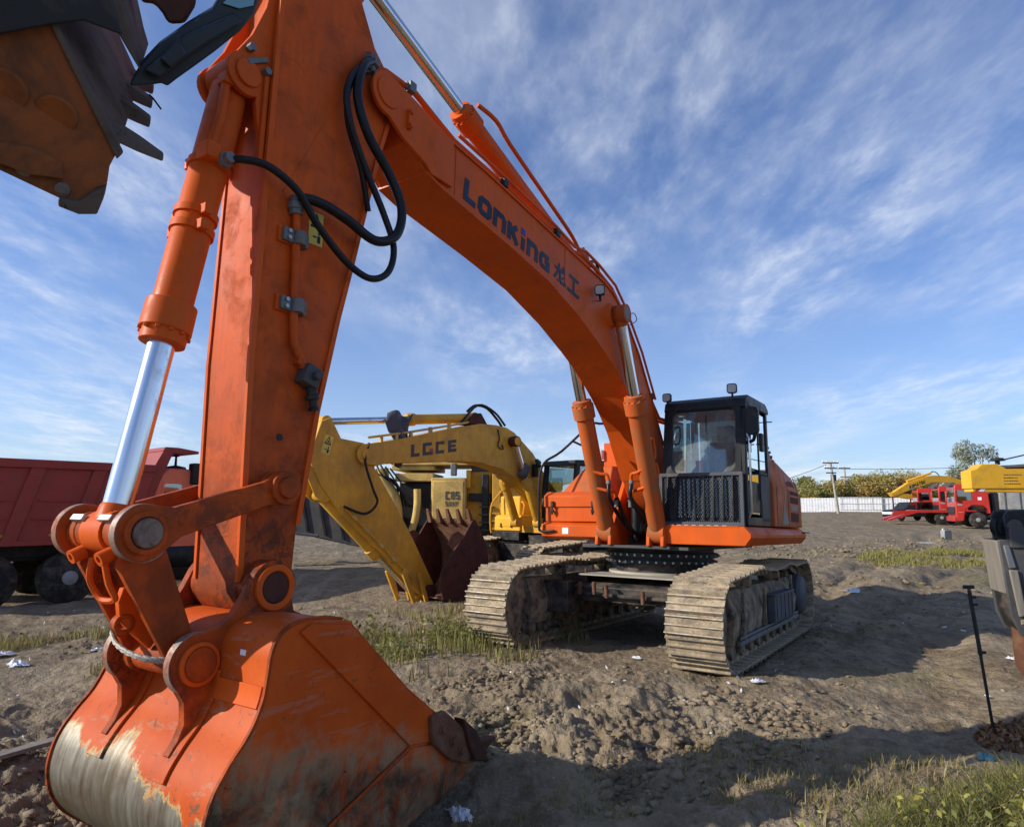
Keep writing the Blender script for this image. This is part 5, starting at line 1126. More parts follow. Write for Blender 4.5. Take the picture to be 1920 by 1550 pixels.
def wheel(par, x, y, z, r, w, m_r='grey_dark', side=-1, hub=.55, tread=24):
    wl = MB(); wl.lathe((x, y-w/2, z), (0, 1, 0), [(0, r*.60), (.02, r*.70), (.05, r*.93), (.09, r), (w-.09, r), (w-.05, r*.93), (w-.02, r*.70), (w, r*.60)], 32)
    o = wl.build('wheel', 'tyre', par)
    f = y+side*w/2
    MB().lathe((x, f+side*.004, z), (0, side, 0), [(-.06, r*.62), (-.005, r*.60), (-.02, r*.52), (-.10, r*.42), (-.08, r*.30), (.03, r*.26), (.05, r*.16)], 28).build('rim', m_r, o)
    b = MB()
    for i in range(10):
        a = 2*math.pi*i/10; b.cyl((x+r*.36*math.cos(a), f-side*.09, z+r*.36*math.sin(a)), (x+r*.36*math.cos(a), f-side*.05, z+r*.36*math.sin(a)), .02, n=6)
    b.build('wheel_nuts', 'steel_dull', o)['kind'] = 'stuff'
    return o
for x in (0, -1.38, 3.03):
    for s in (-1, 1): wheel(DT, x, s*1.02, .53, .53, .40 if x < 1 else .32, m_r='grey', side=s)
b = MB(); b.box((.9, -.95, .8), (.6, .5, .5)); b.cyl((1.6, -1.0, .85), (2.5, -1.0, .85), .3, n=24); b.build('fuel_tank', 'black', DT, .02)
CB = MB(); CB.prism([(2.05, 1.10), (2.02, 2.30), (2.12, 2.72), (2.35, 2.84), (3.7, 2.80), (3.95, 2.6), (4.15, 1.9), (4.2, 1.0), (3.9, .8), (2.3, .9)], -1.2, 1.2, 'Y'); cbo = CB.build('cab', 'red_cab', DT, .06); cbo.location.x = -.52
for x0, x1 in ((2.22, 2.62), (2.85, 3.75)): MB().prism(rrect(x0, x1, 2.02, 2.48, .06), -1.215, -1.202, 'Y').build('side_window', 'glass_dark', cbo); b = MB(); frame_ring(b, rrect(x0-.04, x1+.04, 1.98, 2.52, .08), rrect(x0, x1, 2.02, 2.48, .06), lambda x, z: (x, -1.222, z), lambda x, z: (x, -1.19, z)); b.build('window_trim', 'red_cab', cbo)
b = MB(); b.box((3.92, -1.32, 2.35), (.14, .22, .5)); b.build('mirror', 'black', cbo, .02)
b = MB(); b.box((3.02, -1.22, 2.72), (.46, .28, .5)); b.build('air_intake', 'black', cbo, .03)
b = MB(); b.lathe((2.7, -.6, 2.84), (0, 0, 1), [(0, .25), (.06, .22), (.10, .03), (.30, .025), (.31, .07), (.37, .09), (.40, .04)], 14); b.build('beacon', 'black', cbo)
b = MB(); b.box((2.0, -1.0, 1.9), (.12, .35, .7)); b.build('sidelight', 'red_faded', cbo, .02)

# ------------------------------------------------------------------ red trucks far right
def far_truck(px_, py_, dep, rz, label, body=True, sc_=1.0, mt='red_bright', group=None):
    p = at(px_, py_, dep); T = thing('heavy_truck', label, 'truck', (p.x, p.y, gz(p.x, p.y)), rz, group); T.scale = (sc_,)*3
    # local: x forward (front of truck), y left
    b = MB(); b.prism([(0, .75), (0, 2.85), (-.15, 3.0), (-1.75, 3.02), (-1.95, 2.9), (-2.05, 1.0), (-1.95, .95), (-1.9, 1.25), (-1.6, 1.5), (-1.0, 1.52), (-.62, 1.25), (-.5, .8), (-.45, .45), (-.02, .42)], -1.22, 1.22, 'Y'); c = b.build('cab', mt, T, .06)
    MB().add([(.012, -1.05, 1.75), (.012, 1.05, 1.75), (.012, 1.05, 2.65), (.012, -1.05, 2.65)], [(0, 1, 2, 3)]).build('windscreen', 'glass_dark', c, ang=0)
    for s in (-1, 1):
        MB().prism([(-.18, 1.85), (-.16, 2.55), (-.95, 2.55), (-1.0, 1.85)], s*1.222, s*1.235, 'Y').build('side_window', 'glass_dark', c)
        MB().box((-.02, s*1.36, 2.2), (.14, .22, .72)).build('mirror', mt, c, .04)
        MB().box((-.30, s*1.228, 1.05), (.30, .01, .03)).build('trim', 'sill_wood', c); MB().box((-1.45, s*1.226, 1.98), (.22, .012, .2)).build('vent', 'white', c)
        MB().prism([(-.10, 1.52), (-.10, 1.64), (-.42, 1.60), (-.40, 1.50)], s*1.222, s*1.23, 'Y').build('badge', 'grey', c)
    MB().box((.02, 0, 1.15), (.06, 1.9, .55)).build('grille', 'black', c, .01); MB().box((.05, 0, .58), (.16, 2.44, .34)).build('bumper', mt, c, .04)
    MB().prism([(-.05, 3.0), (.25, 2.9), (.25, 3.0), (-.1, 3.12)], -1.15, 1.15, 'Y').build('sun_visor', 'grey_dark', c, .01)
    b = MB(); b.box((-4.2, 0, .95), (6.6, .9, .28)); b.box((-2.5, 0, 1.5), (.6, 1.9, 1.7)); b.build('chassis', 'black', T, .02)
    for x in (-1.28, -4.9, -6.25):
        for s in (-1, 1): wheel(T, x, s*1.0, .53, .53, .34, 'grey', s)
    return T
RT1 = far_truck(1787, 985, 47.5, R(158), 'large red heavy truck cab with grey-rimmed wheel under the yellow crane boom')
b = MB(); b.prism([(-2.6, 1.25), (-2.6, 3.0), (-8.2, 3.0), (-8.2, 1.25)], -1.24, 1.24, 'Y'); rb = b.build('cargo_body', 'grey', RT1, .03)
for k in range(7): MB().box((-2.9-.85*k, 1.255, 2.1), (.06, .05, 1.7)).build('body_post', 'grey_panel', rb)
RT2 = far_truck(1757, 970, 57, R(159), 'bright red truck cab half hidden behind the nearest red truck')
RT3 = far_truck(1718, 966, 66, R(159), 'red truck cab farthest back behind the yellow folded boom')
p = at(1700, 964, 54); TR = thing('lowbed_trailer', 'red low trailer with loading ramps and two axles', 'trailer', (p.x+2.3, p.y, gz(p.x, p.y)), R(166))
b = MB(); b.box((-.4, 0, 1.0), (4.2, 2.5, .22)); b.prism([(1.6, 1.12), (1.6, .9), (3.6, .25), (3.7, .38)], -1.2, -.5, 'Y'); b.prism([(1.6, 1.12), (1.6, .9), (3.6, .25), (3.7, .38)], .5, 1.2, 'Y'); b.prism([(1.5, 1.1), (3.3, 1.0), (3.5, .75), (3.3, .6)], .95, 1.2, 'Y'); b.build('deck', 'red_bright', TR, .02)
for x in (-.1, -1.45):
    for s in (-1, 1): wheel(TR, x, s*.98, .5, .5, .34, 'grey', s)
p = at(1683, 962, 60); CR = thing('parked_car', 'dark car nose standing beside the red trailer ramps', 'car', (p.x, p.y, gz(p.x, p.y)), R(182))
b = MB(); b.prism([(.9, .35), (.95, .75), (.8, .95), (-.1, 1.05), (-.7, 1.65), (-2.6, 1.7), (-3.2, 1.1), (-3.25, .4)], -.9, .9, 'Y'); cc = b.build('body', 'black', CR, .08)
MB().box((.95, 0, .68), (.04, 1.5, .2)).build('headlight_bar', 'white', cc, .02); MB().prism([(-.2, 1.08), (-.72, 1.6), (-2.4, 1.62), (-2.8, 1.15)], -.905, .905, 'Y').build('window', 'glass_dark', cc)
for x in (.2, -2.3):
    for s in (-1, 1): wheel(CR, x, s*.8, .34, .34, .24, 'grey', s)

# yellow excavator far back, folded boom
p = at(1800, 966, 70); FX = thing('crawler_excavator', 'distant yellow excavator with folded boom and dark lettering above the red trucks', 'excavator', (p.x, p.y, gz(p.x, p.y)+.9), 0)
k = 70/FPX
def fx(a, c): q = at(a, c, 70); return (q.x-FX.location.x, q.z-FX.location.z)
b = MB().prism([fx(*q) for q in ((1668, 926), (1672, 931), (1700, 920), (1745, 904), (1785, 905), (1800, 912), (1800, 900), (1778, 893), (1750, 891), (1735, 893), (1700, 905))], -.3, .3, 'Y'); FB = b.build('boom', 'yellow_bright', FX, .02)
MB().prism([fx(*q) for q in ((1666, 924), (1675, 922), (1712, 928), (1745, 934), (1748, 942), (1735, 938), (1700, 935), (1672, 930))], -.25, .25, 'Y').build('stick', 'yellow_bright', FX, .02)
MB().cyl((*fx(1700, 902)[:1], 0, fx(1700, 902)[1]), (fx(1745, 887)[0], 0, fx(1745, 887)[1]), .13).build('ram', 'yellow_bright', FX)
MB().prism([fx(*q) for q in ((1727, 928), (1742, 918), (1752, 930), (1750, 945), (1740, 948))], -.6, .6, 'Y').build('bucket', 'rust', FX, .03)
q = fx(1702, 915); q2 = fx(1732, 905); lettering(FB, 'KOMATSU', (q[0], -.305, q[1]-.05), (q2[0]-q[0], 0, q2[1]-q[1]), (0, 0, 1), (0, -1, 0), .36, 'black', gap=.08, xs=.72)
MB().box((.5, .3, 1.2), (4.5, 2.6, 1.2)).build('house', 'yellow_bright', FX, .1); MB().box((.2, .3, .2), (4.4, 2.6, .8)).build('undercarriage', 'black', FX, .1)
MB().tube([(fx(1742, 890)[0], 0, fx(1742, 890)[1]), (fx(1748, 884)[0], 0, fx(1748, 884)[1]), (fx(1756, 886)[0], 0, fx(1756, 886)[1]), (fx(1762, 893)[0], 0, fx(1762, 893)[1])], .05, 6, 3).build('hose', 'hose', FX)

# ------------------------------------------------------------------ crane boom on the right
p = at(1813, 922, 25); CN = thing('truck_crane', 'yellow crane with thick telescopic boom reaching in from the right', 'crane', (p.x, p.y, gz(p.x, p.y)), R(-8))
z0 = p.z-CN.location.z; k = 25/FPX
b = MB(); b.prism([(0, z0+.12), (0, z0+.78), (.22, z0+.84), (.42, z0+1.02), (.95, z0+1.02), (1.25, z0+.84), (9, z0+.84), (9, z0+.10), (3.0, z0+.12)], -.35, .35, 'Y'); bm = b.build('boom', 'yellow_bright', CN, .02)
MB().prism([(.06, z0), (.06, z0+.12), (1.85, z0+.14), (1.85, z0-.02)], -.30, .30, 'Y').build('boom_head', 'yellow_bright', bm, .01)
MB().prism([(.10, z0+.01), (.24, z0+.01), (.34, z0+.12), (.20, z0+.12)], -.308, -.300, 'Y').build('warning_stripe', 'red_bright', bm); MB().prism([(.24, z0+.01), (.42, z0+.01), (.52, z0+.12), (.34, z0+.12)], -.308, -.300, 'Y').build('warning_stripe', 'white', bm)
b = MB()
for r_, (wd_, n_) in enumerate(((.62, 11), (.48, 9), (.50, 10), (.55, 9))):
    for i in range(n_):
        w_ = wd_/n_; b.box((1.12+i*w_+w_*.45, -.3515, z0+.62-r_*.11), (w_*random.uniform(.45, .75), .003, random.choice((.035, .045, .04))))
b.build('painted_text', 'black', bm, ang=0)['kind'] = 'stuff'
MB().lathe((1.15, 0, z0+1.02), (0, 0, 1), [(0, .08), (.12, .08), (.14, .26), (.24, .20), (.26, .05)], 16).build('sheave_cap', 'black', bm); MB().cyl((.62, 0, z0+1.0), (.62, 0, z0+1.30), .03).build('sensor_post', 'steel', bm)
MB().box((.62, 0, z0+1.32), (.14, .1, .04)).build('sensor', 'steel', bm)
MB().tube([(1.2, 0, z0+1.16), (4.5, 0, z0+1.95)], .025, 6).build('hoist_rope', 'hose', bm)
b = MB(); b.box((8.5, .2, 1.0), (9.0, 2.4, .5)); b.box((9.5, .2, 1.9), (2.2, 2.2, 1.4)); b.build('carrier', 'yellow_bright', CN, .05)
for x in (5.2, 6.6, 9.8, 11.2):
    for s in (-1, 1): wheel(CN, x, .2+s*1.05, .55, .55, .4, 'grey', s)
MB().box((8.6, .2, z0-.2), (.8, .9, 1.2)).build('turret', 'yellow_bright', CN, .05)

# ------------------------------------------------------------------ hydraulic breaker at the right edge
p = at(1912, 1248, 6.9); zb = gz(p.x, p.y); HB = thing('hydraulic_breaker', 'worn black and grey hydraulic breaker standing on its chisel at the right edge', 'breaker', (p.x, p.y, zb), R(-18)); k = 6.9/FPX
def hz_(py): return at(1912, py, 6.9).z-zb
c_ = .08
b = MB(); b.lathe((c_, 0, 0), (0, 0, 1), [(0, .05), (.12, .115), (hz_(1180)+.2, .12)], 20); b.build('chisel', 'rust', HB)
b = MB()
b.prism([(c_-0.219, hz_(1020)), (c_-0.181, hz_(1130)), (c_-0.131, hz_(1172)), (c_-0.065, hz_(1184)), (c_+0.065, hz_(1184)), (c_+0.131, hz_(1172)), (c_+0.181, hz_(1130)), (c_+0.219, hz_(1020))], -.16, .16, 'Y'); hb = b.build('housing', 'frame_black', HB, .02)
for s in (-1, 1):
    MB().prism([(c_-0.230, hz_(1010)), (c_-0.202, hz_(1095)), (c_-0.181, hz_(1150)), (c_-0.109, hz_(1185)), (c_+0.109, hz_(1185)), (c_+0.181, hz_(1150)), (c_+0.202, hz_(1095)), (c_+0.230, hz_(1010))], s*.17, s*.215, 'Y').build('side_plate', 'grey_dark', hb, .012)
MB().prism([(c_-0.169, hz_(1065)), (c_-0.093, hz_(1065)), (c_-0.055, hz_(1148)), (c_-0.120, hz_(1150))], -.245, -.212, 'Y').build('wear_strip', 'wood_grey', hb, .01)
MB().prism([(c_-0.197, hz_(1020)), (c_-0.142, hz_(1020)), (c_-0.099, hz_(1062)), (c_-0.164, hz_(1062))], -.235, -.212, 'Y').build('wear_strip', 'steel_dull', hb, .01)
MB().prism([(c_-0.246, hz_(1012)), (c_-0.208, hz_(1012)), (c_-0.181, hz_(1110)), (c_-0.208, hz_(1110))], -.20, .20, 'Y').build('edge_plate', 'wood_grey', hb, .012)
for z in (1095, 1128): b = MB(); b.cyl((c_+0.027, -.215, hz_(z)), (c_+0.027, -.26, hz_(z)), .07, n=16); b.build('bolt', 'rust', hb, .01)
MB().box((c_+0.044, -.20, hz_(1160)), (.3, .05, .05)).build('cross_bar', 'frame_mud', hb, .008)
for s in (-1, 1):
    b = MB(); b.prism([(c_-0.142, hz_(1022)), (c_-0.154, hz_(968)), (c_-0.120, hz_(958)), (c_+0.120, hz_(956)), (c_+0.186, hz_(975)), (c_+0.186, hz_(1022))], s*.15, s*.20, 'Y'); tp = b.build('bracket_plate', 'black', HB, .012)
    MB().cyl((c_-0.077, s*.2, hz_(985)), (c_-0.077, s*.24, hz_(985)), .065, n=18).build('pin', 'grey_dark', tp, .006)
    MB().box((c_-0.055, s*.222, hz_(1006)), (.16, .04, .20)).build('clamp_block', 'grey_dark', tp, .01)
MB().cyl((c_-0.164, -.05, hz_(1000)), (c_-0.164, -.05, hz_(985)), .06, n=12).build('hose_port', 'black', HB)
for q in (0, .06): MB().tube([(c_-0.197, -.1+q, hz_(975)), (c_-0.219, -.12+q, hz_(990)), (c_-0.181, -.1+q, hz_(1004)), (c_-0.142, -.1, hz_(1010))], .025, 8, 4).build('hose', 'hose', HB)
MB().box((c_+1.845, 0, hz_(965)+.39), (3.5, .3, .32), Matrix.Rotation(R(-20), 3, 'Y')).build('stick_end', 'black', HB, .02)

# ------------------------------------------------------------------ dark bucket hanging top left
DPT = 2.95
NBN = V((.62, -.72, -.30)).normalized(); NB0 = at(222, 280, DPT)
def nb(a, c, d=None):
    """point of the bucket's near side plane under a pixel (or at depth d)"""
    if d: return at(a, c, d)
    r = (at(a, c, 1.0)-EYE); return EYE+r*((NB0-EYE).dot(NBN)/r.dot(NBN))
wv = at(262, 150, 3.85)-NB0
o0 = nb(0, 200); HBK = thing('hanging_bucket', 'rusty dark bucket with worn teeth hanging overhead at the top left', 'bucket', tuple(o0))
prof = [(-330, -160), (-60, -90), (45, -25), (105, 55), (165, 165), (222, 280), (205, 312), (200, 346), (180, 352), (172, 393), (115, 372), (0, 318), (-330, 190)]
def shell(name, ids, mt, th=.03):
    b = MB(); P = [nb(*prof[i])-o0 for i in ids]; n = len(P); inn_ = []
    cen = nb(-60, 150)-o0
    Q = [p+(cen-p).normalized()*th for p in P]
    vs = P+[p+wv for p in P]+Q+[q+wv for q in Q]
    fs = []
    for i in range(n-1): fs += [(i, i+1, n+i+1, n+i), (2*n+i+1, 2*n+i, 3*n+i, 3*n+i+1)]
    fs += [(n-1, 2*n+n-1, 3*n+n-1, n+n-1)]
    b.add(vs, fs); return b.build(name, mt, HBK, 0, 50)
SH = shell('shell', [0, 1, 2, 3, 4, 5], 'bucket_shell_dark')
for t, m_ in ((0, 'bucket_dark'), (1, 'bucket_shell_dark')):
    P = [nb(*q)-o0+wv*t for q in prof]; d = wv.normalized()*.03*(1 if t == 0 else -1); n = len(P)
    b = MB(); b.add([p-wv.normalized()*.012*(1 if t == 0 else -1) for p in P]+[p+d for p in P], [tuple(range(n)), tuple(range(n, 2*n))[::-1]]+[(i, n+i, n+(i+1) % n, (i+1) % n) for i in range(n)]); CK = b.build('cheek_plate', m_, HBK, .006)
    if t == 0: C0 = CK
nrm = -wv.normalized(); ux_ = (nb(100, 200)-nb(0, 200)).normalized()
for a, c, rx in ((105, 215, .085), (8, 168, .09)): q = nb(a, c)-o0; MB().lathe(q+nrm*.005, nrm, [(0, rx), (.012, rx*.96), (.016, rx*.9)], 28).build('wear_pad', 'bucket_dark', C0)
for a, c in ((46, 316), (118, 352)): q = nb(a, c)-o0; MB().lathe(q+nrm*.005, nrm, [(0, .03), (.02, .03), (.022, .016), (.028, .016)], 12).build('bolt', 'steel_dull', C0)
def slab(pts, t0, t1, name, mt, par, bv=.006):
    P = [nb(*q)-o0 for q in pts]; n = len(P); d = wv.normalized(); b = MB()
    b.add([p+d*t0 for p in P]+[p+d*t1 for p in P], [tuple(range(n)), tuple(range(n, 2*n))[::-1]]+[(i, n+i, n+(i+1) % n, (i+1) % n) for i in range(n)]); return b.build(name, mt, par, bv)
slab([(0, 262), (60, 272), (118, 300), (122, 330), (60, 322), (0, 300)], -.045, -.01, 'side_cutter', 'bucket_dark', C0)
slab([(180, 352), (200, 346), (196, 366), (184, 395), (150, 395), (112, 380), (112, 366), (150, 372)], -.05, .04, 'corner_adapter', 'bucket_shell_dark', C0)
slab([(95, 42), (110, 48), (232, 284), (220, 296)], -.03, .0, 'rim', 'bucket_shell_dark', C0)
# lip and teeth
for i, (t, l) in enumerate(((.10, .20), (.42, .11), (.68, .10), (.90, .09))):
    base = nb(222, 275)-o0+wv*t+V((0, 0, .02)); e = (nb(320, 312)-nb(240, 268)).normalized(); up2 = V((0, 0, 1)); sd_ = wv.normalized()
    w0, w1, h0, h1 = (.055, .032, .04, .016) if i == 0 else (.06, .045, .045, .025); b = MB(); tp = base+e*l; b0 = base-e*.06
    vs = [b0+sd_*x*w0+up2*y*h0 for x, y in ((-1, -1), (1, -1), (1, 1), (-1, 1))]+[base+e*l*.4+sd_*x*w0*.8+up2*y*h0*.8 for x, y in ((-1, -1), (1, -1), (1, 1), (-1, 1))]+[tp+sd_*x*w1+up2*y*h1 for x, y in ((-1, -1), (1, -1), (1, 1), (-1, 1))]
    b.add(vs, [(3, 2, 1, 0)]+[(k*4+i_, k*4+(i_+1) % 4, k*4+4+(i_+1) % 4, k*4+4+i_) for k in range(2) for i_ in range(4)]+[(8, 9, 10, 11)]); b.build('tooth', 'bucket_shell_dark', HBK, .008)
# linkage: blue-black arm to the upper right and dark carrier plates above
LK = slab([(238, 172), (262, 128), (296, 92), (352, 52), (398, 24), (430, -30), (500, -60), (486, 10), (478, 34), (452, 66), (402, 106), (372, 128), (330, 158), (311, 173), (303, 166), (280, 170)], .10, .20, 'link_arm', 'blue_steel', HBK, .012)
slab([(268, 135), (350, 68), (440, 28), (455, 44), (380, 90), (300, 150)], .04, .10, 'link_rib', 'blue_steel', LK, .01)
slab([(418, 12), (440, -8), (482, -20), (477, 16), (450, 22)], .085, .10, 'paint_patch', 'paint_cyan', LK, .004)
slab([(300, 110), (335, 72), (350, 100), (322, 130)], .0, .05, 'link_gusset', 'blue_steel', LK, .01)
slab([(218, -40), (262, 22), (283, 20), (300, 40), (312, 62), (345, 60), (368, 22), (362, 0), (330, -40)], .22, .42, 'pin_carrier', 'rust_dark', HBK, .02)
slab([(-330, -260), (-330, -20), (0, 62), (60, 50), (105, 42), (160, 35), (232, 62), (215, 0), (150, -80)], -.07, -.035, 'carrier_plate', 'black', HBK, .01)
slab([(-330, -260), (-330, -20), (0, 62), (100, 20), (235, 62), (215, 0), (150, -80)], .60, .68, 'carrier_plate', 'black', HBK, .01)
slab([(120, -60), (225, -10), (250, 100), (262, 140), (215, 60), (130, 20)], .05, .72, 'inner_frame', 'bucket_shell_dark', HBK, .01)
slab([(-330, -700), (-100, -700), (130, -90), (-200, -60)], .15, .5, 'stick_end', 'black', HBK, .02)
MB().tube([nb(280, 178, 3.6)-o0, nb(288, 186, 3.6)-o0, nb(302, 205, 3.62)-o0], .006, 6).build('loose_wire', 'hose', HBK)

# ------------------------------------------------------------------ fence, poles, building
FN = thing('yard_fence', 'long white metal sheet fence at the far side of the yard', 'fence', (0, 95, 0))
x = 18.0; i = 0; fy = lambda x: -(x-48)*.364; zf = lambda x: gz(x, 95+fy(x))
PN = MB(); n = 17; vs = []
for j, z in enumerate((.08, 2.1)):
    for k_ in range(n): vs.append((k_*2.0/(n-1)*1.5, .010*(1 if k_ % 2 else -1), z))
PN.add(vs, [(k_, k_+1, n+k_+1, n+k_) for k_ in range(n-1)]); PNM = PN.mesh('sheet_panel', 0); PNM.materials.append(M['white'])
PSM = MB().box((0, -.12, 1.05), (.16, .16, 2.1)).mesh('post', 0); PSM.materials.append(M['grey'])
while x < 84:
    o = obj('sheet_panel', PNM, None, FN); o.location = (x, fy(x), zf(x)); o.rotation_euler = (0, 0, R(-20))
    if i % 4 == 0: o = obj('post', PSM, None, FN); o.location = (x, fy(x), zf(x)); o.rotation_euler = (0, 0, R(-20))
    x += 2.83; i += 1
GT = thing('gate_frame', 'grey tube gate frame standing before the white fence', 'gate', (45.8, 93, gz(48, 92)), R(-20))
b = MB()
for x0, x1 in ((0, 6.2),):
    for z in (.35, 1.15, 1.95): b.box(((x0+x1)/2, 0, z), (x1-x0, .07, .09))
    for k in range(4): b.box((x0+.3+k*1.87, 0, 1.15), (.08, .08, 1.65))
b.build('tube_frame', 'grey', GT)
for x in (6.5, 8.6): MB().box((x, 0, 1.15), (.16, .16, 2.1)).build('gate_post', 'rust_dark', GT)
MB().box((7.55, 0, 2.1), (2.1, .12, .1)).build('gate_rail', 'rust_dark', GT); MB().box((7.55, 0, 1.2), (2.1, .1, .08)).build('gate_rail', 'rust_dark', GT)
def pole(bpx, bpy, tpx, tpy, dep, label):
    p = at(bpx, bpy, dep); q = at(tpx, tpy, dep); z = gz(p.x, p.y); T = thing('utility_pole', label, 'pole', (p.x, p.y, z)); d = V((q.x-p.x, 0, q.z-z)); f = d.z/max(.1, (p.z-z+ (q.z-p.z)))
    MB().cyl((0, 0, 0), d, .17, .11, n=12).build('shaft', 'concrete_pole', T); return T, d
PA, dA = pole(1570, 930, 1557, 866, 80, 'leaning concrete utility pole with insulator crossarms nearest the fence')
b = MB(); t = dA
for dz, w in ((-.1, 1.9), (-.75, 1.5), (-1.3, 1.2)): b.box(t+V((0, 0, dz)), (w, .14, .14)); b.box(t+V((0, 0, dz)), (.14, w*.6, .12))
b.build('crossarm', 'grey_dark', PA)
for dz, w in ((-.1, 1.9), (-.75, 1.5)):
    for k in (-1, -.5, .5, 1): MB().lathe(t+V((k*w*.48, 0, dz+.07)), (0, 0, 1), [(0, .05), (.08, .09), (.16, .09), (.22, .04)], 8).build('insulator', 'white', PA)
MB().box(t+V((.35, .2, -1.9)), (.5, .4, .8)).build('switch_box', 'grey_dark', PA)
PB, dB = pole(1588, 925, 1583, 875, 105, 'thinner utility pole behind the leaning concrete one')
b = MB(); b.box(dB+V((0, 0, -.2)), (1.8, .14, .14)); b.box(dB+V((0, 0, -1.6)), (1.4, .14, .14)); b.build('crossarm', 'grey_dark', PB)
for k in (-.8, .8): MB().cyl(dB+V((k, 0, -.1)), dB+V((k, 0, .25)), .06, n=8).build('insulator', 'white', PB)
MB().box(dB+V((-.1, -.2, -2.5)), (.5, .4, .7)).build('transformer', 'grey', PB)
topA = V(PA.location)+dA
def wire(a, c, sag, name_lbl):
    pts = []
    for i in range(13):
        t = i/12; p = a.lerp(c, t); pts.append(p-V((0, 0, sag*4*t*(1-t))))
    tag(MB().tube(pts, .03, 5).build('overhead_wire', 'hose'), name_lbl, 'wire', 'overhead wires')
wire(topA+V((-.5, 0, -.3)), at(1300, 935, 60), .5, 'overhead wire dropping left from the leaning pole')
wire(topA+V((.6, 0, -.8)), at(2100, 852, 95), .7, 'upper overhead wire running right towards the pale tree')
wire(topA+V((-.3, 0, -2.8)), at(1250, 912, 95), .4, 'lower overhead wire running left behind the cab')
wire(topA+V((.3, 0, -2.9)), at(2100, 865, 95), .8, 'lower overhead wire running right over the bushes')
p = at(1872, 985, 58); BL = thing('storage_building', 'low grey building with dark roof at the right edge', 'building', (p.x, p.y, gz(p.x, p.y)), R(-36))
b = MB(); b.box((9, 4, 2.3), (18, 8, 4.6)); bl = b.build('wall', 'grey', BL)
MB().prism([(-.4, 4.6), (-.4, 4.8), (18.4, 5.3), (18.4, 5.1)], -.5, 8.5, 'Y').build('roof', 'grey_dark', BL)
for k in range(6): MB().box((1.2+k*2.6, -.02, 3.9), (1.9, .05, .9)).build('window', 'glass_dark', bl)
for k in range(7): MB().box((.05+k*2.6, -.04, 2.3), (.3, .1, 4.5)).build('pilaster', 'wood_grey', bl)

# ------------------------------------------------------------------ vegetation
def cards(name, P, size, tint, mat, parent=None, upright=.0, aspect=.6, quad=True):
    """leaf-sized quads at points P (n,3)"""
    n = len(P); a = RNG.normal(size=(n, 3)); a[:, 2] *= (1-upright); a /= np.linalg.norm(a, axis=1)[:, None]
    c = RNG.normal(size=(n, 3)); c -= a*(a*c).sum(1)[:, None]; c /= np.linalg.norm(c, axis=1)[:, None]
    s = (size*RNG.uniform(.6, 1.3, n))[:, None] if np.isscalar(size) else size[:, None]
    vs = np.stack([P-a*s, P-c*s*aspect*.5, P+a*s, P+c*s*aspect*.5], 1).reshape(-1, 3)
    me = bpy.data.meshes.new(name); me.vertices.add(4*n); me.vertices.foreach_set('co', vs.ravel())
    me.loops.add(4*n); me.loops.foreach_set('vertex_index', np.arange(4*n, dtype=np.int32)); me.polygons.add(n); me.polygons.foreach_set('loop_start', np.arange(0, 4*n, 4, dtype=np.int32))
    me.update(); at_ = me.attributes.new('tint', 'FLOAT', 'POINT'); at_.data.foreach_set('value', np.repeat(np.clip(tint, 0, 1), 4).astype(np.float32))
    return obj(name, me, mat, parent)
def tree(px_, base_py, dep, h, w, label, seed, t0=.35, mat='leaf_tree', bark='bark', nl=4000, ls=.26, group='trees behind the fence', name='broadleaf_tree'):
    rs = np.random.default_rng(seed); p = at(px_, base_py, dep); z = gz(p.x, p.y)-.1
    T = thing(name, label, 'tree', (p.x, p.y, z), group=group)
    b = MB(); b.tube([(0, 0, 0), (.1, 0, h*.3), (-.05, .05, h*.55), (0, 0, h*.8)], lambda t: .04*h*(1-t*.85)*.6+.02, 8, 3)
    C = []
    for k in range(11):
        a = rs.uniform(0, 6.28); zz = rs.uniform(.25, .95)*h; rr = w*.5*math.sqrt(max(.05, 1-((zz/h-.55)/.55)**2))*rs.uniform(.35, .95); q = V((rr*math.cos(a), rr*math.sin(a), zz)); C.append((q, rs.uniform(.5, 1)*w*.26))
        b.tube([(0, 0, max(.15*h, zz*.55)), q*.5+V((0, 0, zz*.35)), q], lambda t: .03*h*.25*(1-t)+.012, 5, 2)
    b.build('trunk', bark, T)
    P = []; tn = []
    for q, r in C:
        m_ = nl//11; u = rs.normal(size=(m_, 3)); u /= np.linalg.norm(u, axis=1)[:, None]; u *= (rs.uniform(0, 1, m_)**.5)[:, None]
        P.append(np.array(q)+u*r*np.array([1, 1, .85])); tn.append(np.full(m_, t0+rs.uniform(-.28, .28))+rs.normal(0, .14, m_))
    cards('crown', np.concatenate(P), ls, np.concatenate(tn), mat, T)
TL = [(1512, 4.0, 5.5, .3), (1528, 5.4, 5, .25), (1543, 4.6, 4.5, .5), (1560, 4.4, 5, .45), (1577, 5.0, 4.6, .3), (1596, 4.6, 5, .6), (1613, 4.6, 5, .75), (1630, 6.2, 5, .3), (1648, 5.6, 5.4, .55), (1668, 6.4, 5.2, .4), (1688, 5.4, 5, .75), (1708, 5.6, 5, .9), (1728, 5.2, 5, .85), (1750, 4.6, 5, .6), (1775, 4.8, 5, .5), (1495, 3.4, 5, .4)]
WORD = ['first', 'second', 'third', 'fourth', 'fifth', 'sixth', 'seventh', 'eighth', 'ninth', 'tenth', 'eleventh', 'twelfth', 'thirteenth', 'fourteenth', 'fifteenth', 'sixteenth']
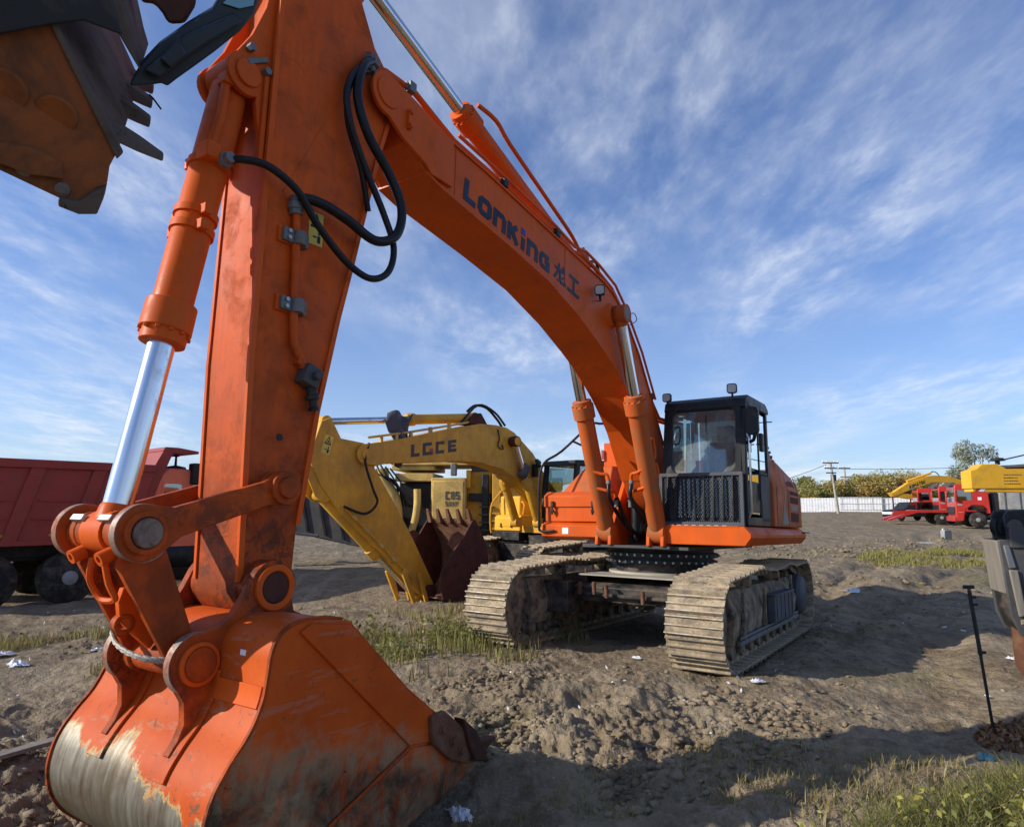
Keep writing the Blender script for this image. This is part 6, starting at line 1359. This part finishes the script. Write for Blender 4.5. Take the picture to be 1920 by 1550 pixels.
for i, (x, h, w, t) in enumerate(sorted(TL)):
    tree(x, 955, 104+((i*37) % 11), h*.98, w*1.6, ('bushy %s tree behind the fence, %s from the excavator cab' % ('green' if t < .42 else 'yellowing' if t < .7 else 'rusty brown', WORD[i])), 50+i, min(.95, t+.12))
tree(1836, 955, 90, 9.2, 6.6, 'tall pale grey-green tree above the yellow crane boom', 91, .5, 'leaf_pale', 'bark_pale', 5000, .24, None, 'willow_tree')

def blades(name, X, Y, h, w, tint, mat, lean=.35, z=None, parent=None):
    n = len(X); Z = ground(X, Y, True)-.01 if z is None else z; a = RNG.uniform(0, 6.283, n); ln = RNG.uniform(.05, lean, n)*h; b_ = RNG.uniform(0, 6.283, n)
    dx, dy = np.cos(a)*w*.5, np.sin(a)*w*.5; ex, ey = np.cos(b_)*ln, np.sin(b_)*ln
    v = np.stack([np.stack([X-dx, Y-dy, Z], -1), np.stack([X+dx, Y+dy, Z], -1), np.stack([X+dx*.7+ex*.4, Y+dy*.7+ey*.4, Z+h*.6], -1), np.stack([X-dx*.7+ex*.4, Y-dy*.7+ey*.4, Z+h*.6], -1), np.stack([X+ex, Y+ey, Z+h*.97], -1)], 1).reshape(-1, 3)
    o = np.arange(n)[:, None]*5; q = (o+np.array([[0, 1, 2, 3]])).ravel(); t = (o+np.array([[3, 2, 4]])).ravel()
    li = np.concatenate([q, t]).astype(np.int32); ls = np.concatenate([np.arange(0, 4*n, 4), 4*n+np.arange(0, 3*n, 3)]).astype(np.int32)
    me = bpy.data.meshes.new(name); me.vertices.add(5*n); me.vertices.foreach_set('co', v.ravel()); me.loops.add(len(li)); me.loops.foreach_set('vertex_index', li); me.polygons.add(2*n); me.polygons.foreach_set('loop_start', ls); me.update()
    at_ = me.attributes.new('tint', 'FLOAT', 'POINT'); at_.data.foreach_set('value', np.repeat(np.clip(tint, 0, 1), 5).astype(np.float32))
    return obj(name, me, mat, parent)
def scatter(n, cx, cy, rx, ry, rot=0, pw=.5, cl=2.2, thr=.42):
    u = RNG.uniform(0, 1, n*3)**pw; a = RNG.uniform(0, 6.283, n*3); x = u*np.cos(a)*rx; y = u*np.sin(a)*ry; c, s = math.cos(rot), math.sin(rot)
    X, Y = cx+x*c-y*s, cy+x*s+y*c; k = fbm(X*cl, Y*cl, 77, 3) > thr; X, Y = X[k][:n], Y[k][:n]; return X, Y
def stuff(o, label, cat): o['kind'] = 'stuff'; o['label'] = label; o['category'] = cat; return o
# dry and green weeds between the bucket and the tracks
X, Y = scatter(3600, -1.5, 9.6, 2.6, 2.6, 0, .6, 1.4, .48); stuff(blades('weeds', X, Y, RNG.uniform(.04, .22, len(X)), .014, RNG.beta(2, 2, len(X)), 'grass_dry'), 'dry straw-coloured weeds between bucket and tracks', 'weeds')
X, Y = scatter(320, -.8, 8.6, .9, .7, 0, .6, 2, .4); stuff(blades('weeds', X, Y, RNG.uniform(.08, .32, len(X)), .016, RNG.beta(2, 2, len(X)), 'grass_green'), 'taller green weeds beside the far crawler track', 'weeds')
X, Y = scatter(5000, -5.5, 8.6, 4.0, 1.6, .2, .6, 1.2, .5); stuff(blades('weeds', X, Y, RNG.uniform(.04, .16, len(X)), .016, RNG.beta(2, 2, len(X)), 'grass_dry'), 'sparse short grass on the open soil at left', 'weeds')
X, Y = scatter(1500, -2.75, 3.55, .5, .5, 0, .6, 3, .4); stuff(blades('weeds', X, Y, RNG.uniform(.03, .14, len(X)), .008, RNG.beta(2, 2, len(X)), 'grass_green'), 'small green weeds left of the orange bucket', 'weeds')
for cx, cy, rx, ry, n_, lb in ((-.95, 8.7, .75, .45, 900, 'low leafy green weeds beside the far crawler track'), (-2.1, 9.4, .55, .4, 700, 'leafy green weeds before the yellow stick'), (-1.3, 8.2, .5, .3, 350, 'thin leafy weeds nearest the clods by the far track')):
    X, Y = scatter(n_, cx, cy, rx, ry, 0, .6, 2.5, .42); Z = ground(X, Y)+RNG.uniform(0, 1, len(X))**1.4*.28*np.clip(fbm(X*3, Y*3, 5, 2)*1.6, .3, 1.2)
    stuff(cards('weeds', np.stack([X, Y, Z], -1), .035, RNG.beta(2, 2, len(X)), 'grass_green', None, 0, .9), lb, 'weeds')
# strip of grass in the middle distance
X, Y = scatter(15000, 14.6, 20.8, 4.4, 2.6, .35, .75, .9, .40); stuff(blades('grass', X, Y, RNG.uniform(.04, .17, len(X)), .022, RNG.beta(2, 2, len(X)), 'grass_field'), 'strip of yellow-green grass beside the wheel ruts', 'grass')
# foreground grass bottom right
X, Y = scatter(16000, 2.6, 3.5, 1.1, .40, .36, .7, 3.0, .38); stuff(blades('grass', X, Y, RNG.uniform(.04, .22, len(X)), .006, RNG.beta(2, 2, len(X)), 'grass_green', 1.1), 'grass with yellow leaves in the bottom right corner', 'grass')
X, Y = scatter(2600, 1.2, 4.1, 1.7, .9, .1, .6, 2.2, .46); stuff(blades('grass', X, Y, RNG.uniform(.02, .11, len(X)), .007, RNG.beta(2, 2, len(X)), 'grass_dry', .9), 'thin dry grass on the soil in the foreground', 'grass')
X, Y = scatter(380, 2.6, 3.45, 1.05, .36, .36, .6, 3, .35); Z = ground(X, Y)+RNG.uniform(.03, .24, len(X))
stuff(cards('fallen_leaves', np.stack([X, Y, Z], -1), .020, RNG.uniform(0, 1, len(X)), 'leaf_yellow', None, 0, 1.0), 'yellow leaves caught in the corner grass', 'leaves')
for i, (x, y, h) in enumerate(((1.65, 3.25, .24), (2.12, 3.42, .26), (2.4, 3.5, .30), (1.9, 3.3, .24), (2.95, 3.72, .30), (2.65, 3.55, .28), (1.4, 3.22, .2), (3.2, 3.95, .30))):
    T = thing('leafy_weed', 'yellow-leaved weed in the bottom right corner, %s from the left' % ['second', 'fourth', 'fifth', 'third', 'seventh', 'sixth', 'first', 'eighth'][i], 'weed', (x, y, gz(x, y)), group='yellow-leaved weeds'); P = []; b = MB()
    for k in range(9):
        a = random.uniform(0, 6.28); hh = h*random.uniform(.5, 1); q = V((math.cos(a)*h*.45, math.sin(a)*h*.45, hh)); b.tube([(0, 0, 0), q*.5+V((0, 0, hh*.15)), q], .003, 4, 3)
        for t in (.4, .6, .75, .9, 1): P.append([q.x*t+random.uniform(-.03, .03), q.y*t+random.uniform(-.03, .03), q.z*(t*.85+.15)+random.uniform(-.02, .02)])
    b.build('stem', 'bark', T); cards('leaves', np.array(P), .020, RNG.uniform(0, 1, len(P)), 'leaf_yellow', T, 0, 1.0)
n = 2600; a = RNG.uniform(0, 6.28, n); r = RNG.uniform(0, 1, n)**.6; X = 4.15+r*np.cos(a)*.75; Y = 5.0+r*np.sin(a)*.6; Z = ground(X, Y)+.09*np.clip(1-r, 0, 1)*1.2+RNG.uniform(0, .03, n)
stuff(cards('leaf_litter', np.stack([X, Y, Z], -1), .028, RNG.uniform(0, 1, n), 'brown_leaves', None, -.5, 1.0), 'heap of brown fallen leaves beside the black monopod', 'leaves')

# ------------------------------------------------------------------ clods, litter and small things
def clods(name, n, fn, smin, smax, label):
    ico = MB(); t = (1+5**.5)/2
    vs = np.array([(-1, t, 0), (1, t, 0), (-1, -t, 0), (1, -t, 0), (0, -1, t), (0, 1, t), (0, -1, -t), (0, 1, -t), (t, 0, -1), (t, 0, 1), (-t, 0, -1), (-t, 0, 1)])/1.9
    fs = np.array([(0, 11, 5), (0, 5, 1), (0, 1, 7), (0, 7, 10), (0, 10, 11), (1, 5, 9), (5, 11, 4), (11, 10, 2), (10, 7, 6), (7, 1, 8), (3, 9, 4), (3, 4, 2), (3, 2, 6), (3, 6, 8), (3, 8, 9), (4, 9, 5), (2, 4, 11), (6, 2, 10), (8, 6, 7), (9, 8, 1)])
    X, Y = fn(n); n = len(X); s = smin+(smax-smin)*RNG.uniform(0, 1, n)**3.2
    Z = ground(X, Y)+s*.12; k = RNG.uniform(.38, 1.4, (n, 12, 1)); sq = RNG.uniform(.6, 1.2, (n, 1, 3))*np.array([1, 1, .55])
    an = RNG.uniform(0, 6.28, n); W_ = vs[None]*k*sq*s[:, None, None]; c, s_ = np.cos(an)[:, None], np.sin(an)[:, None]
    P = np.stack([W_[..., 0]*c-W_[..., 1]*s_+X[:, None], W_[..., 0]*s_+W_[..., 1]*c+Y[:, None], W_[..., 2]+Z[:, None]], -1).reshape(-1, 3)
    F = (np.arange(n)[:, None, None]*12+fs[None]).reshape(-1).astype(np.int32)
    me = bpy.data.meshes.new(name); me.vertices.add(len(P)); me.vertices.foreach_set('co', P.ravel()); me.loops.add(len(F)); me.loops.foreach_set('vertex_index', F); me.polygons.add(len(F)//3); me.polygons.foreach_set('loop_start', np.arange(0, len(F), 3, dtype=np.int32)); me.update()
    stuff(obj(name, me, 'clod'), label, 'soil')
def not_pad(X, Y): k = track_pad(X, Y) < .3; return X[k], Y[k]
clods('soil_clods', 3000, lambda n: not_pad(*scatter(n, .3, 5.7, 2.2, 1.5, 0, .7, 1.1, .53)), .006, .055, 'broken clods of soil before the crawler tracks')
clods('soil_clods', 2500, lambda n: scatter(n, -2.9, 4.9, 1.3, 2.4, 0, .7, 1.6, .46), .006, .05, 'broken clods of soil left of the orange bucket')
clods('soil_clods', 2500, lambda n: not_pad(*scatter(n, 4.5, 9.5, 5.5, 5.5, 0, .7, .8, .5)), .006, .04, 'loose crumbs of soil on the shaded ground')
clods('soil_clods', 2500, lambda n: scatter(n, -5, 9, 6, 4, 0, .7, .8, .5), .006, .04, 'loose crumbs of soil on the open ground at left')
clods('soil_clods', 2500, lambda n: scatter(n, 14, 22, 11, 11, .3, .7, .4, .5), .02, .11, 'lumps of soil along the wheel ruts')
def crumple(name, x, y, sx, sy, sz, label, cat, mt='plastic_white', seed=0, group=None):
    rs = np.random.default_rng(seed+200); n = 12; vs = []
    for j in range(n):
        for i in range(n):
            u, v = i/(n-1)*2-1, j/(n-1)*2-1; e = max(0, 1-(u*u+v*v)*.8)
            vs.append((u*sx/2*(1+.25*rs.normal()*.5), v*sy/2*(1+.25*rs.normal()*.5), .004+sz*e*abs(rs.normal(.5, .35))))
    b = MB(); b.add(vs, [(j*n+i, j*n+i+1, (j+1)*n+i+1, (j+1)*n+i) for j in range(n-1) for i in range(n-1)])
    o = b.build(name, mt, ang=50); o.location = (x, y, gz(x, y)+.02); o.rotation_euler = (0, 0, rs.uniform(0, 6)); tag(o, label, cat, group); return o
def gpt(px_, py_):
    """ground point under a pixel"""
    lo, hi = 1.5, 120
    for _ in range(40):
        d = (lo+hi)/2; p = at(px_, py_, d)
        if p.z > float(base_z(p.x, p.y)): lo = d
        else: hi = d
    return p.x, p.y
for i, (a, c, s, lb) in enumerate(((1602, 1110, .42, 'white plastic bag lying in the shadow right of the tracks'), (30, 1256, .28, 'crumpled white plastic bag on the soil at far left'), (5, 1232, .22, 'white plastic scrap at the left edge above the crumpled bag'),
        (182, 1218, .16, 'flattened pale bottle on the soil beside the bucket link'), (1195, 1240, .12, 'white paper scrap before the nearer crawler track'), (1420, 1292, .14, 'white scrap on the lit soil below the nearer crawler track'),
        (1852, 1298, .07, 'white cup piece beside the black monopod'), (862, 1530, .22, 'pale sheet scrap at the bottom edge beside the bucket teeth'), (1771, 1176, .09, 'small white scrap left of the monopod'), (1805, 1189, .08, 'tiny white scrap in the shadow next to the monopod'), (1900, 1250, .12, 'white scrap at the foot of the breaker'))):
    x, y = gpt(a, c); crumple('plastic_scrap', x, y, s, s*.6, s*.22, lb, 'litter', 'plastic_white', i, 'litter on the soil')
x, y = gpt(98, 1478); crumple('plastic_scrap', x, y, .09, .07, .03, 'small blue plastic scrap left of the orange bucket', 'litter', 'plastic_blue', 31, 'litter on the soil')
x, y = gpt(1850, 1440); crumple('plastic_scrap', x, y, .12, .08, .03, 'green-blue plastic scrap in the corner grass', 'litter', 'plastic_blue', 33, 'litter on the soil')
P = []
for k in range(150):
    a, c = random.choice([(random.uniform(0, 200), random.uniform(1150, 1500)), (random.uniform(900, 1500), random.uniform(1230, 1420)), (random.uniform(1520, 1860), random.uniform(980, 1200)), (random.uniform(560, 860), random.uniform(1100, 1200))]); x, y = gpt(a, c); P.append((x, y, gz(x, y)+.03))
stuff(cards('litter_specks', np.array(P), .022, np.ones(len(P)), 'plastic_white', None, -.6, .9), 'tiny white specks of litter strewn over the soil', 'litter')
x, y = gpt(1775, 1012); JC = thing('jerry_can', 'grey plastic jerry can standing at the edge of the grass', 'jerry can', (x, y, gz(x, y)), R(12))
b = MB(); b.prism([(-.21, 0), (.21, 0), (.21, .36), (.14, .42), (-.17, .42), (-.21, .36)], -.12, .12, 'Y'); b.build('body', 'grey', JC, .03)
MB().tube([(-.12, 0, .42), (-.08, 0, .47), (.06, 0, .47), (.10, 0, .42)], .02, 8, 2).build('handle', 'grey', JC); MB().cyl((-.15, 0, .41), (-.17, 0, .47), .035).build('cap', 'white', JC)
x, y = gpt(1738, 1015); b = MB(); b.box((0, 0, .04), (1.5, .12, .05)); o = b.build('plank', 'white', None, .006); o.location = (x, y, gz(x, y)+.02); o.rotation_euler = (0, .01, R(2)); tag(o, 'pale plank lying on the soil left of the jerry can', 'plank')
x, y = gpt(40, 1450); b = MB(); b.box((0, 0, .02), (1.1, .10, .03)); o = b.build('plank', 'wood_grey', None, .004); o.location = (x, y, gz(x, y)+.05); o.rotation_euler = (0, -.05, R(52)); tag(o, 'dark weathered board in the clods left of the bucket', 'plank')
# monopod
x, y = gpt(1864, 1364); top = at(1816, 1100, y+.05); zb = gz(x, y); MP = thing('monopod', 'thin black monopod with a phone clamp stuck in the soil', 'monopod', (x, y, zb)); d = top-V((x, y, zb))
MB().tube([V((0, 0, -.05)), d*.55], .011, 10).build('lower_tube', 'black', MP); MB().tube([d*.53, d*.97], .015, 10).build('upper_tube', 'black', MP)
for t in (.55, .88, .93): MB().box(d*t+V((.015, 0, 0)), (.05, .035, .02)).build('twist_lock', 'black', MP, .004)
MB().box(d*1.0, (.085, .025, .03)).build('phone_clamp', 'black', MP, .006); MB().tube([d*.94, d*1.0], .012, 8).build('ball_head', 'grey_dark', MP)
